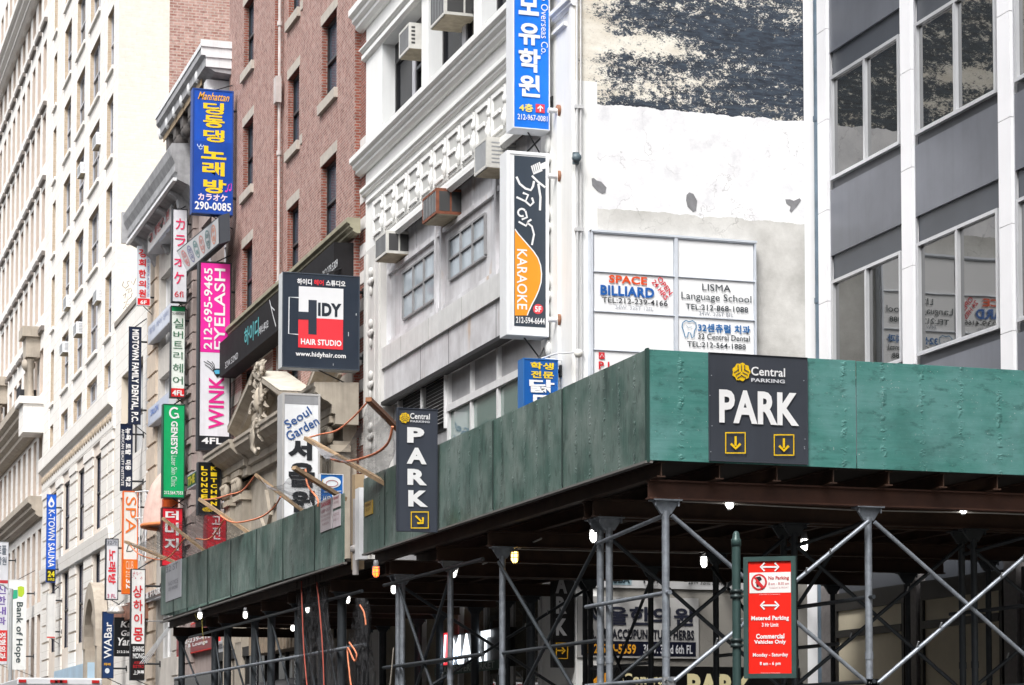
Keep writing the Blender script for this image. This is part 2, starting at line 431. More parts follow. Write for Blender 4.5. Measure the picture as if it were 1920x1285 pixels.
white_shade = plain('white_facade_shaded', (.66, .67, .67), .6, var=.06, scale=.8, streak=.12)  # greyer copy of the white paint, shade of the reveals put in
greypil = plain('grey_stone_pilaster', (.56, .55, .53), .7, var=.10, scale=1.5, streak=.25)
blackwood = plain('black_window_frame', (.014, .014, .016), .4, var=.2)
dkglass = plain('dark_window_glass', (.012, .013, .017), .12, spec=.07, var=.3)
OB = thing('white_building', (XF, 44, 0), 'white painted loft building with moulded frieze, grey metal infill and a peeling painted side wall', 'building')
BY0, BY1 = YW, 51.65
m = MB()
m.quad((XF, YW, 0), (40, YW, 0), (40, YW, 30), (XF, YW, 30)); m.build('party_wall', wallm, OB)
ops = [(46.91, 50.19, 15.25, 17.4), (43.12, 46.37, 15.25, 17.4), (39.33, 42.59, 15.25, 17.4)]
up_ops = [(a, b, 19.0, 21.4) for a, b, _, _ in ops]
m = MB()
m_side = 1
openings(m, XF, BY0, BY1, 13.0, 30, ops + up_ops, .42, 0, 1)
m.quad((XF, BY1, 0), (40, BY1, 0), (40, BY1, 30), (XF, BY1, 30), 0); m.quad((XF, BY0, 30), (40, BY0, 30), (40, BY1, 30), (XF, BY1, 30), 0)
m.box(XF + .42, XF + .5, BY0 + .2, BY1 - .1, 12.5, 30, 2)
m.build('wall', [whitep, white_shade, darkgap], OB)
for (a, b, z0, z1) in ops + up_ops:
    f = MB(); D = XF + .30; t = .09
    f.box(D, D + .09, a, b, z1 - .45, z1); f.box(D, D + .09, a, b, z0, z0 + .12)
    for y in (a, b - t, (a + b) / 2 - .2, (a + b) / 2 + .12): f.box(D, D + .1, y, y + t, z0 + .12, z1 - .45)
    f.box(D - .03, D + .05, a + t, (a + b) / 2 - .2, (z0 + z1) / 2 - .03, (z0 + z1) / 2 + .04)
    f.box(D - .02, D + .0, a + .09, a + .16, z0 + .05, z1 - .3, 1); f.box(D - .02, D, (a + b) / 2 - .11, (a + b) / 2 + .12, z0 + .05, z1, 1)
    fo = f.build('window', [blackwood, plain('grey_sash_paint', (.5, .5, .53), .5)], OB)
    g = MB(); g.quad((D + .05, a, z0), (D + .05, b, z0), (D + .05, b, z1), (D + .05, a, z1)); g.build('pane', dkglass, fo)
# mouldings, cornices
def mould(name, par, mats, z0, z1, proj, y0, y1, X=XF, steps=3, m=0):
    mb = MB(); h = z1 - z0; pr = [(X + .02, z0), (X - proj * .25, z0)]
    for k in range(1, steps + 1):
        pr += [(X - proj * (.25 + .75 * k / steps), z0 + h * (k - .55) / (steps + .6)), (X - proj * (.25 + .75 * k / steps), z0 + h * k / (steps + .6))]
    pr += [(X - proj, z1 - .02), (X - proj * .9, z1), (X + .02, z1)]
    mb.prof_y(pr, y0, y1, m); return mb.build(name, mats, par)
mould('cornice', OB, whitep, 18.18, 18.68, .34, BY0 - .02, BY1 + .35)
mould('cornice', OB, whitep, 17.42, 17.56, .09, BY0 - .02, BY1 + .10, steps=1)
mould('cornice', OB, whitep, 17.60, 17.72, .14, BY0 - .02, BY1 + .14, steps=2)
mould('cornice', OB, whitep, 14.83, 15.24, .30, BY0 - .02, BY1 + .38)
mould('cornice', OB, whitep, 14.28, 14.46, .12, BY0 - .02, BY1 + .12, steps=2)
mould('cornice', OB, whitep, 14.05, 14.13, .06, BY0 + .4, BY1 - .2, steps=1)
mould('cornice', OB, whitep, 12.80, 12.98, .09, 39.0, 50.25, steps=1)
# relief frieze of three-bar motifs with pendants
fz = MB(); seam_grey = plain('band_seam_grey', (.33, .33, .31), .9)  # grey of the thin upright seams on the pale band
yy = 50.85
while yy > 39.2:
    fz.box(XF - .02, XF, yy - .93, yy - .02, 13.10, 13.98, 1)
    fz.box(XF - .055, XF - .02, yy - .11, yy - .03, 13.14, 13.97, 0)
    for zc, l in ((13.88, .60), (13.53, .44), (13.18, .56)): fz.box(XF - .055, XF - .02, yy - .11 - l, yy - .11, zc, zc + .075, 0)
    fz.box(XF - .05, XF - .02, yy - .86, yy - .80, 13.35, 13.97, 0)
    fz.lathe((XF - .04, yy - .83, 13.34), [(0, -.16), (.05, -.08), (.075, .02), (.03, .14), (.04, .18), (0, .22)], 8, 0)
    fz.ball((XF - .04, yy - .83, 13.70), .045, .075, .09, 8, 0)
    yy -= 1.0
fz.build('frieze_relief', [whitep, plain('frieze_ground', (.50, .50, .48), .7, var=.1)], OB)
# lower left pilaster and lower right pier
pl = MB()
pl.box(XF - .0, XF + .3, 50.25, 51.62, 0, 13.0); pl.box(XF - .05, XF, 50.30, 50.48, 4.8, 12.9); pl.box(XF - .05, XF, 51.42, 51.60, 4.8, 12.9); pl.box(XF - .02, XF, 50.75, 51.15, 4.8, 12.9)
for k in range(7):
    z = 12.4 - k * 1.17
    pl.ball((XF - .05, 50.95, z), .06, .10, .12, 8); pl.ball((XF - .06, 50.95, z - .22), .05, .14, .10, 8); pl.ball((XF - .05, 50.95, z - .42), .04, .06, .12, 8); pl.ball((XF - .06, 50.80, z - .2), .04, .05, .07, 6); pl.ball((XF - .06, 51.10, z - .2), .04, .05, .07, 6)
pl.build('pilaster', greypil, OB)
pr = MB()
pr.box(XF - .0, XF + .4, YW - .001, 38.95, 0, 13.0); pr.box(XF - .05, XF, 37.95, 38.85, 4.8, 12.7); pr.box(XF - .05, XF, YW + .02, 37.35, 4.8, 26)
pr.box(XF - .05, XF + .0, 37.62, 38.75, 15.3, 17.3); pr.box(XF - .05, XF, 37.62, 38.75, 18.9, 22)
for k in range(6):
    z = 12.2 - k * 1.2
    pr.ball((XF - .08, 38.4, z), .06, .12, .16, 8); pr.ball((XF - .09, 38.4, z - .28), .06, .16, .11, 8); pr.ball((XF - .07, 38.4, z - .5), .05, .07, .14, 8)
pr.build('pilaster', whitep, OB)
# metal infill of the two lower storeys
def stained():
    q = NB('weathered_grey_metal'); k = q.mix(q.ramp(q.noise(1.1, detail=7), (.35, 0.), (.65, 1.)), (.50, .49, .50), (.72, .72, .74))
    k = q.mix(q.ramp(q.noise(2.4, (2.2, 2.2, .14), 6), (.50, 0.), (.72, .45)), k, (.30, .29, .30))
    k = q.mix(q.ramp(q.noise(.75, (1, 1.6, .4), 4), (.63, 0.), (.70, .55)), k, (.50, .30, .13)); q.col(k); return q.fin(.55, .15)
metal = stained()
inf = MB(); XI = XF + .22
inf.box(XI, XI + .1, 38.9, 50.3, 9.3, 12.95, 0)
for y in (50.22, 46.25, 45.85, 42.1, 41.75, 38.95): inf.box(XI - .09, XI, y, y + .13, 9.9, 12.9, 0)
for a, b in ((45.98, 50.22), (41.88, 45.85), (39.08, 41.75)):
    inf.box(XI - .07, XI, a, b, 12.22, 12.32, 0); inf.box(XI - .05, XI, a, b, 10.62, 10.74, 0)
    inf.box(XI - .03, XI, (a + b) / 2 - .03, (a + b) / 2 + .03, 12.32, 12.9, 0)
inf.build('infill_panel', metal, OB)
bd = MB(); bd.box(XI - .20, XI, 38.9, 50.33, 10.10, 10.56, 0)
for y in (41.2, 44.0, 46.4, 48.6): bd.box(XI - .203, XI - .2, y, y + .015, 10.1, 10.56, 1)
bd.build('band', [plain('pale_metal_band', (.62, .62, .61), .5, var=.12, streak=.25), seam_grey], OB)
bd = MB(); bd.box(XI - .14, XI, 38.9, 50.28, 9.36, 10.10, 0)
for y in (41.9, 45.1, 47.2): bd.box(XI - .143, XI - .14, y, y + .02, 9.36, 10.1, 1)
bd.box(XI - .22, XI, 38.9, 50.2, 9.28, 9.36, 1); bd.build('band', [metal, darkgap], OB)
reflect_glass = plain('pale_reflection_glass', (.36, .41, .45), .16, var=.25, scale=1.4)  # bluish grey base paints in the reflection on the panes
for (a, b, z0, z1) in ((46.5, 49.05, 10.98, 12.06), (42.97, 45.45, 11.15, 12.03), (39.3, 41.3, 11.05, 12.05)):
    f = MB(); n = 3
    for z in (z0, (z0 + z1) / 2 - .02, z1 - .05): f.box(XI - .05, XI + .0, a, b, z, z + .04)
    for k in range(n + 1): f.box(XI - .055, XI - .005, a + (b - a) * k / n - .03, a + (b - a) * k / n + .03, z0 + .05, z1 - .05)
    fo = f.build('window', plain('grey_steel_sash', (.26, .26, .265), .5, var=.2), OB)
    g = MB(); g.quad((XI - .012, a, z0), (XI - .012, b, z0), (XI - .012, b, z1), (XI - .012, a, z1)); g.build('pane', reflect_glass, fo)
lo = MB(); XL = XF + .30
lo.box(XL, XL + .1, 38.9, 50.3, 4.6, 9.3, 0)
for y in (38.95, 42.25, 44.0, 45.62): lo.box(XL - .08, XL, y, y + .10, 4.6, 9.3, 1)
lo.box(XL - .10, XL, 38.9, 45.7, 8.52, 8.66, 1); lo.box(XL - .08, XL, 38.9, 50.3, 6.4, 6.55, 1)
lo.build('infill_panel', [plain('grey_spandrel_sheet', (.36, .36, .37), .5, .2, var=.18), plain('pale_mullion', (.66, .66, .66), .5)], OB)
g = MB(); g.quad((XL - .02, 38.95, 6.55), (XL - .02, 45.65, 6.55), (XL - .02, 45.65, 8.52), (XL - .02, 38.95, 8.52)); g.build('pane', glass('green_reflection_glass', (.16, .23, .21), 2.2), OB)  # greenish base colour paints in the reflections on this glass row
lv = MB()
for k in range(13): z = 8.35 + k * .075; lv.poly([(XL - .12, 45.75, z), (XL - .12, 49.4, z), (XL - .03, 49.4, z + .055), (XL - .03, 45.75, z + .055)])
lv.box(XL - .13, XL - .02, 45.72, 45.78, 8.2, 9.3); lv.box(XL - .13, XL - .02, 47.5, 47.56, 8.2, 9.3); lv.box(XL - .13, XL - .02, 49.38, 49.44, 8.2, 9.3)
lv.box(XL - .02, XL, 45.78, 49.4, 8.2, 9.3, 1); lv.build('louvre', [plain('louvre_blade', (.72, .72, .72), .5), darkgap], OB)
# mortar patches on the party wall
WP = Plane('Y', YW)
for pts in ([(1109, 335), (1113, 334), (1119, 339), (1127, 341), (1137, 352), (1135, 362), (1129, 364), (1119, 358), (1110, 348)], [(1287, 366), (1292, 361), (1300, 364), (1307, 377), (1305, 396), (1299, 398), (1289, 388), (1286, 376)], [(1472, 374), (1481, 374), (1488, 377), (1499, 372), (1502, 376), (1495, 386), (1490, 392), (1484, 399), (1480, 396), (1482, 388), (1474, 382)]):
    mp = MB(); WP.shape(mp, pts, 0, .006); mp.build('mortar_patch', plain('grey_mortar', (.22, .22, .23), .9, var=.2, scale=9), OB)
# ground floor shop under the shed
sh = MB(); sh.box(XF + .05, XF + .4, 38.9, 50.2, 0, 4.6, 0)
for y in (38.95, 40.6, 42.2, 43.9, 46.6, 48.4, 50.1): sh.box(XF - .05, XF + .05, y, y + .09, 0, 4.5, 1)
sh.build('shop_front', [plain('tan_shop_panel', (.13, .105, .06), .6, var=.15), plain('pale_mullion', (.66, .66, .66), .5)], OB)
g = MB(); g.box(XF, XF + .02, 38.95, 42.3, .8, 4.4); g.build('shop_window', glass('shop_glass', (.10, .095, .075), 1.7), OB)
# ================================================================== sidewalk shed (near section) and its far neighbour
def plywood(name, a, b, grain, hi, rough):
    q = NB(name); q.co(); raw = q.raw
    st = (1, 1, .10) if grain == 'v' else (.10, .10, 1)
    k = q.mix(q.ramp(q.noise(7, st, 7, .65), (.32, 0.), (.68, 1.)), a, b)
    k = q.mix(q.ramp(q.noise(1.3, detail=6), (.42, 0.), (.68, .8)), k, hi)
    k = q.mix(q.ramp(q.noise(11, (1, 1, .45) if grain == 'v' else (.45, .45, 1), 5, .65), (.56, 0.), (.70, .65)), k, sc(a, .38))
    k = q.mix(q.ramp(q.noise(46, (1, 1, 1), 2, .5), (.71, 0.), (.76, .8)), k, (.45, .5, .48))
    # sheets differ in age; dark rubs and stains
    q.co(); oi = q.n('ObjectInfo'); k = q.mix(.55, k, q.ramp(oi.outputs['Random'], (0., .72), (1., 1.25)), 'MULTIPLY')
    k = q.mix(q.ramp(q.noise(2.6, (1, 1, .5) if grain == 'v' else (.6, .6, 1), 10, .75), (.50, 0.), (.64, .72 if grain == 'v' else .28)), k, sc(a, .32))
    q.col(k)
    # nail rows: blisters along the studs
    sp = q.n('SeparateXYZ'); q.l(raw, sp.inputs[0]); ad = q.n('Math', operation='ADD'); q.l(sp.outputs[0], ad.inputs[0]); q.l(sp.outputs[1], ad.inputs[1])
    wv = q.n('Math', operation='PINGPONG'); q.l(ad.outputs[0], wv.inputs[0]); wv.inputs[1].default_value = .235
    band = q.ramp(wv.outputs[0], (0.0, 1.), (.045, 0.))
    bl = q.ramp(q.noise(9, (1, 1, 1.6), 3), (.5, 0.), (.62, 1.))
    mu = q.n('Math', operation='MULTIPLY'); q.l(band, mu.inputs[0]); q.l(bl, mu.inputs[1])
    m2 = q.n('Math', operation='MULTIPLY_ADD'); q.l(q.noise(10, st, 6, .6), m2.inputs[0]); m2.inputs[1].default_value = .55; q.l(mu.outputs[0], m2.inputs[2])
    q.bump(m2.outputs[0], .55, .02)
    return q.fin(rough, 0, .5)
ply_street = plywood('green_painted_plywood_weathered', (.050, .112, .092), (.100, .165, .142), 'v', (.235, .285, .262), .40)
ply_end = plywood('green_painted_plywood', (.042, .178, .152), (.072, .228, .204), 'h', (.13, .285, .275), .5)
rust = plain('rust_brown_steel', (.085, .034, .020), .65, .1, var=.35, scale=3)
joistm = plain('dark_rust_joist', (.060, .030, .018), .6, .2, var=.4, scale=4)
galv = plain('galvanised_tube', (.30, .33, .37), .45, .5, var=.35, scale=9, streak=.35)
galv_shade = plain('shaded_galvanised_tube', (.050, .058, .066), .5, .4, var=.2, scale=6)  # same tube darkened: gloom under the decks put into its colour
castm = plain('cast_coupler', (.36, .37, .38), .5, .5)
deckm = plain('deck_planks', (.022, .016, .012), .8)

def tube_set(name, segs, r, mat, par, m2=None):
    for a, b in segs:
        mb = MB(); mb.tube([a, b], r, 10); mb.build(name, mat, par)
def ibeam_x(mb, x0, x1, y, z0, z1, wd=.13):
    t = .018; mb.box(x0, x1, y - wd / 2, y + wd / 2, z0, z0 + t); mb.box(x0, x1, y - wd / 2, y + wd / 2, z1 - t, z1); mb.box(x0, x1, y - .008, y + .008, z0 + t, z1 - t)
def ibeam_y(mb, x, y0, y1, z0, z1, wd=.09):
    t = .014; mb.box(x - wd / 2, x + wd / 2, y0, y1, z0, z0 + t); mb.box(x - wd / 2, x + wd / 2, y0, y1, z1 - t, z1); mb.box(x - .006, x + .006, y0, y1, z0 + t, z1 - t)
def head_plate(mb, x, y, z):
    mb.box(x - .16, x + .16, y - .09, y + .09, z - .015, z)
    mb.prism([(x - .15, y - .02, z - .015), (x + .15, y - .02, z - .015), (x + .06, y - .02, z - .15), (x - .06, y - .02, z - .15)], [(x - .15, y + .02, z - .015), (x + .15, y + .02, z - .015), (x + .06, y + .02, z - .15), (x - .06, y + .02, z - .15)])
    for s in (-.13, .13): mb.tube([(x + s, y - .05, z + .02), (x + s, y - .05, z - .07)], .012, 6)

SH = thing('sidewalk_shed', (12, 29, 0), 'green plywood sidewalk shed with grey steel legs standing in front of the set-back office', 'sidewalk shed')
ZB, ZTOP = 4.66, 5.83
def street_panels(par, y0, y1, zb0, zt0, zb1, zt1, cuts):
    ys = [y0] + cuts + [y1]
    for c_ in cuts: sb = MB(); sb.box(XS - .012, XS + .02, c_ - .016, c_ + .016, zb0 + .02, zt0 - .02 + (zt1 - zt0) * (c_ - y0) / (y1 - y0)); sb.build('seam_shadow_strip', plain('seam_shadow_paint', (.018, .035, .03), .7), par)  # dark strip drawn over each seam for its shadow line
    for a, b in zip(ys, ys[1:]):
        f = lambda y, p, q: p + (q - p) * (y - y0) / (y1 - y0)
        mb = MB(); g = .016; j = random.uniform(-.008, .008)
        A = [(XS + j * .3, a + g, f(a, zb0, zb1)), (XS + j * .3, b - g, f(b, zb0, zb1)), (XS + j * .3, b - g, f(b, zt0, zt1) + j), (XS + j * .3, a + g, f(a, zt0, zt1) + j)]
        mb.prism(A, [(x + .018, y, z) for x, y, z in A]); mb.build('plywood_panel', ply_street, par, .003)
street_panels(SH, YS + .02, 35.05, ZB, ZTOP, ZB - .01, ZTOP - .02, [25.61, 28.31, 31.0, 33.72])
for a, b in ((XS, 11.21), (11.21, 13.66), (13.66, 16.1), (16.1, 17.25)):
    mb = MB(); mb.box(a + .006, b - .006, YS, YS + .018, ZB, ZTOP + random.uniform(-.006, .006)); mb.build('plywood_panel', ply_end, SH, .003)
mb = MB(); mb.box(XS - .006, XS + .02, YS - .012, YS - .001, ZB - .02, ZTOP + .01); mb.box(XS - .008, XS - .001, YS - .01, YS + .05, ZB - .01, ZTOP + .008); mb.build('corner_trim', plain('dark_green_trim', (.02, .055, .045), .5), SH)
mb = MB()
for k in range(7): y = YS + .3 + k * 1.9; mb.box(XS + .03, XS + .12, y, y + .05, ZB, ZTOP - .1); mb.box(XS + .02, 17.2, y, y + .0, ZB, ZB)
mb.box(XS + .03, XS + .08, YS + .1, 35, ZTOP - .16, ZTOP - .06); mb.box(XS + .1, 17.2, YS + .03, YS + .08, ZTOP - .16, ZTOP - .06); 
for yq in (25.61, 28.31, 31.0, 33.72): mb.box(XS + .022, XS + .03, yq - .06, yq + .06, ZB + .01, ZTOP - .08, 1)  # black strips behind the seams paint the gaps dark
mb.build('parapet_stud', [plain('bare_lumber', (.38, .28, .17), .8), darkgap], SH)
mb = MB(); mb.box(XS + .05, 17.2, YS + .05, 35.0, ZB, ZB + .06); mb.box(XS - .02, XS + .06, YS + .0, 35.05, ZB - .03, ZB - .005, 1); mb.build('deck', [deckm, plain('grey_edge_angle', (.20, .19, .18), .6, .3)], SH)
x = 8.98
while x < 17.2:
    yb_ = 35.0 if x < 12.85 else 37.0
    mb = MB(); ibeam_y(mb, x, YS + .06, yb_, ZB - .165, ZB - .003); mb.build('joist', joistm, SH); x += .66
ROWS = [(23.22, [9.13, 11.5, 13.85, 16.3]), (25.15, [9.2, 11.5, 13.85, 16.3]), (25.45, [9.2, 11.5, 13.85, 16.3]), (29.2, [9.2, 12.2, 16.3]), (31.62, [9.2, 12.2, 16.3]), (34.2, [9.2, 12.2, 16.3]), (34.45, [9.2, 12.2])]
ZJ = ZB - .168; ZBM = ZJ - .205
for ri, (y, xs) in enumerate(ROWS):
    mb = MB(); ibeam_x(mb, 8.93 if ri == 0 else 9.0, xs[-1] + .6, y, ZBM, ZJ); mb.build('beam', rust if ri == 0 else joistm, SH)
    for xi, x in enumerate(xs):
        mt = galv if ri == 0 or x < 9.3 else galv_shade
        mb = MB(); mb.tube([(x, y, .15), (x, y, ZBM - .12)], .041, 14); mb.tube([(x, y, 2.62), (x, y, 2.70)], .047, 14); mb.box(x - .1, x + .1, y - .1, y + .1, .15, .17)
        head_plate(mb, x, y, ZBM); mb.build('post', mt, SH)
    bm = galv if ri == 0 else galv_shade
    for a, b in zip(xs, xs[1:]):
        if ri in (1, 3, 4, 5): continue
        yy_ = y - .055
        tube_set('brace', [((a + .05, yy_, ZBM - .17), (b - .05, yy_ - .0, 2.36)), ((a + .05, yy_ - .05, 2.36), (b - .05, yy_ - .05, ZBM - .17))], .0235, bm, SH)
        for (px_, pz) in ((a, 2.36), (b, 2.36)):
            mb = MB(); mb.box(px_ - .07, px_ + .07, yy_ - .05, yy_ + .0, pz - .045, pz + .045); mb.lathe((px_ - .05, yy_ - .05, pz), [(.014, -.03), (.014, .0)], 6, 0, 'y'); mb.lathe((px_ + .05, yy_ - .05, pz), [(.014, -.03), (.014, .0)], 6, 0, 'y'); mb.build('coupler', castm, SH)
        for t in (.22, .34, .66, .78):
            px_ = a + (b - a) * t; pz = 2.36 + (ZBM - .17 - 2.36) * t; mb = MB(); mb.tube([(px_, yy_ - .05, pz), (px_ + .0, yy_ - .10, pz + .07)], .010, 6); mb.build('lock_pin', castm, SH)
# ledgers running along the street
zl = at(1180, 1124, X=9.13).z; zl2 = at(1180, 1280, X=9.13).z
for xx in (9.13, 11.5, 13.85):
    tube_set('ledger', [((xx, 23.1, zl), (xx, 25.75, zl)), ((xx, 23.1, zl2), (xx, 25.75, zl2)), ((xx + .02, 23.2, ZBM - .15), (xx + .02, 25.4, ZBM - .28))], .024, galv if xx < 10 else galv_shade, SH)
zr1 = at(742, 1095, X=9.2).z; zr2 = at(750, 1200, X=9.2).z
tube_set('ledger', [((9.12, 29.8, zr1), (9.12, 35.0, zr1)), ((9.12, 29.8, zr2 - .4), (9.12, 35.0, zr2 - .4))], .026, galv_shade, SH)
for (ya_, yb_) in ((25.45, 29.2), (31.62, 34.2)):
    for xx in (9.2, 12.2): tube_set('brace', [((xx, ya_, ZBM - .2), (xx, yb_, 1.9)), ((xx - .05, ya_, 1.9), (xx - .05, yb_, ZBM - .2)), ((xx, ya_, 2.9), (xx, yb_, 2.9))], .0235, galv_shade, SH)

FS = thing('sidewalk_shed', (11, 45, 0), 'second, lower run of dark green sidewalk shed continuing past the downpipe with netting poles', 'sidewalk shed')
street_panels(FS, 36.3, 54.18, 4.63, 5.73, 4.78, 5.89, [38.35, 40.85, 43.2, 45.7, 48.2, 50.65, 52.4])
mb = MB(); mb.box(XS, 12.9, 54.16, 54.18, 4.78, 5.88); mb.build('plywood_panel', ply_street, FS)
mb = MB(); mb.box(XS + .05, 12.95, 36.3, 54.1, 4.64, 4.69); mb.box(XS - .015, XS + .05, 36.3, 54.18, 4.60, 4.63, 1); mb.build('deck', [deckm, plain('grey_edge_angle', (.2, .19, .18))], FS)
mb = MB()
for yq in (38.35, 40.85, 43.2, 45.7, 48.2, 50.65, 52.4): mb.box(XS + .022, XS + .03, yq - .06, yq + .06, 4.8, 5.7)  # black backing strips that paint the seam gaps dark
mb.build('seam_strip', darkgap, FS)
x = 9.0
while x < 12.9:
    mb = MB(); ibeam_y(mb, x, 36.3, 54.1, 4.48, 4.635); mb.build('joist', joistm, FS); x += .6
frows = sorted(at(p, 1200, X=9.2).y for p in (341, 403, 427, 478, 509, 560, 605, 641))
for y in frows:
    mb = MB(); ibeam_x(mb, 9.0, 12.9, y, 4.28, 4.48); mb.build('beam', joistm, FS)
    for x in (9.2, 12.5):
        mb = MB(); mb.tube([(x, y, .15), (x, y, 4.16)], .075, 14); mb.box(x - .1, x + .1, y - .1, y + .1, .15, .17); head_plate(mb, x, y, 4.28); mb.build('post', galv_shade, FS)
for a, b in zip(frows, frows[1:]):
    if b - a > 1.2:
        tube_set('brace', [((9.2, a, 2.2), (9.2, b, 4.1))], .022, galv_shade, FS)
tube_set('ledger', [((9.1, 36.3, zr1), (9.1, 52, zr1))], .028, galv_shade, FS); tube_set('ledger', [((9.08, 36.0, zr2), (9.08, 53.8, zr2))], .03, galv, FS)
# loose chain hanging from the lower rail
for (px_, py_) in ((481, 1240), (553, 1235)):
    p0 = at(px_, py_, X=9.05); ch = MB()
    for k in range(9):
        ch.tube([(9.05, p0.y - .02 + .02 * (k % 2), p0.z - k * .055), (9.05 + .02 * ((k + 1) % 2), p0.y + .02, p0.z - k * .055 - .05)], .009, 5)
    tag(ch.build('chain', castm), 'loose chain hanging from the lower rail beside a thick shed leg' if px_ < 500 else 'small chain loop hanging from the lower rail beside the draped netting', 'chain')
# down pipe in the gap between the two sheds
mb = MB(); yg = at(660, 960, X=8.85).y
mb.box(8.86, 9.0, yg - .42, yg - .16, 4.62, 5.74, 0); mb.box(8.9, 9.05, yg + .0, yg + .22, 4.5, 6.0, 1); mb.tube([(8.9, yg - .05, 4.4), (8.9, yg - .05, 5.6)], .05, 10, 2)
mb.lathe((8.9, yg - .05, 4.75), [(.05, 0), (.09, .02), (.09, .1), (.05, .12)], 10, 2)
tag(mb.build('downpipe', [plain('white_pvc', (.78, .79, .80), .4), plain('bare_lumber', (.38, .28, .17), .8), plain('grey_pipe', (.36, .34, .33), .5)]), 'white boxed downpipe and timber upright in the gap between the two sheds', 'pipe')

# ------------------------------------------------------------------ caged lamps under the decks
def lamp_proto():
    t = thing('caged_lamp', (0, 0, 0), '', 'lamp', 'caged work lamps hung under the sheds')
    mb = MB(); mb.lathe((0, 0, 0), [(0, .10), (.035, .10), (.045, .06), (.05, .0), (.045, -.01)], 10); mb.build('lamp_base', plain('grey_lamp_base', (.2, .2, .21), .5), t)
    mb = MB(); mb.lathe((0, 0, 0), [(.035, -.005), (.052, -.04), (.054, -.12), (.04, -.165), (0, -.18)], 12); bulb = mb.build('lamp_glass', emis('lit_lamp_white', (1, .97, .90), 4.5), t)
    mb = MB()
    for k in range(6): a = k * math.pi / 3; mb.tube([(.06 * math.cos(a), .06 * math.sin(a), 0), (.062 * math.cos(a), .062 * math.sin(a), -.13), (.02 * math.cos(a), .02 * math.sin(a), -.19)], .0065, 4)
    for z in (-.04, -.1): mb.tube([(.062 * math.cos(k * math.pi / 6), .062 * math.sin(k * math.pi / 6), z) for k in range(13)], .0065, 4, caps=False)
    mb.build('lamp_cage', castm, t); return t
LP = lamp_proto()
warm = emis('lit_lamp_warm', (1, .58, .15), 4.5); red = emis('lit_lamp_red', (1, .10, .012), 4.0)
lamps = [(1368, 928, 'white caged lamp under the front beam, between the corner leg and the red parking sign', None, 23.4), (1806, 938, 'white caged lamp under the front beam at the far right', None, 23.4),
 (1508, 1010, 'white caged lamp just above and right of the red parking sign, deep under the deck', None, 0), (1320, 1043, 'white caged lamp above the bank banner on the rear wall', None, 0),
 (1113, 993, 'white caged lamp beside the pair of legs behind the corner', None, 0), (965, 1034, 'amber glowing caged lamp under the brown joists', warm, 0),
 (853, 1064, 'white tilted caged lamp above the supermarket sign', None, 0), (705, 1062, 'orange red warning lamp under the shed edge below the downpipe gap', red, 0),
 (738, 1098, 'small white lamp beside the thick pair of shed legs', None, 0), (652, 1117, 'round white lamp above the upper rail right of the draped netting', None, 0), (577, 1136, 'round white lamp above the upper rail in front of the draped netting', None, 0),
 (460, 1147, 'round white lamp above the black shop awnings', None, 0), (375, 1148, 'leftmost small lamp under the far shed end', None, 0), (549, 1172, 'tiny white lamp deep behind the draped netting', None, 0)]
for i, (px_, py_, lb, mt, Y) in enumerate(lamps):
    p = at(px_, py_, Y=Y) if Y else at(px_, py_, Z=4.27)
    if i == 0: o = LP; o.location = p; o['label'] = lb
    else: o = copy_thing(LP, p, lb)
    o.scale = (.72,) * 3 if i >= 8 else (.86,) * 3
    if i == 6: o.rotation_euler = (0, .25, 0)
    if mt:
        for ch in o.children:
            if ch.name.startswith('lamp_glass'): ch.data = ch.data.copy(); ch.data.materials[0] = mt
# cable feeding the front lamps
mb = MB(); mb.tube([(9.4, 23.42, 4.30), (11.4, 23.42, 4.27), (13.2, 23.42, 4.29), (16.8, 23.42, 4.26)], .008, 6)
tag(mb.build('lamp_cable', plain('pale_cable', (.5, .48, .45), .6)), 'pale cable strung under the front beam of the shed feeding two lamps', 'cable')
mb = MB(); mb.tube([at(905, 1058, Z=4.36), at(1015, 1010, Z=4.36)], .012, 6); mb.tube([at(965, 1030, Z=4.40), at(1310, 1038, Z=4.42)], .008, 6)
tag(mb.build('lamp_cable', plain('pale_cable', (.5, .48, .45), .6)), 'thin cable fanning out from the amber lamp under the joists', 'cable')

# ------------------------------------------------------------------ netting poles, netting, ropes on the far shed
lumber = plain('weathered_timber', (.36, .25, .15), .8, var=.35, scale=10)
rope_m = plain('orange_rope', (.80, .26, .13), .7)
net_q = NB('debris_netting'); net_q.col((.34, .34, .36)); net_q.l(net_q.ramp(net_q.noise(3, (1, 1, 1), 4), (.35, .30), (.65, .62)), net_q.b.inputs['Alpha'])
net = net_q.fin(.8)
poles = [((691, 749), (742, 800)), ((574, 822), (725, 908)), ((551, 877), (628, 925)), ((478, 890), (566, 957)), ((374, 936), (462, 996)), ((305, 972), (382, 1032)), ((236, 1016), (322, 1052))]
plab = ['brown steel channel outrigger leaning out beside the vertical parking sign', 'long grey timber netting pole crossing in front of the tall white restaurant sign', 'short bare timber pole beside the blue round-logo sign', 'bent timber netting pole left of the tall white restaurant sign', 'timber netting pole below the yellow-lettered lounge sign', 'grey timber pole crossing the red vertical sign', 'dark timber pole end sticking out past the far end of the shed']
ends = []
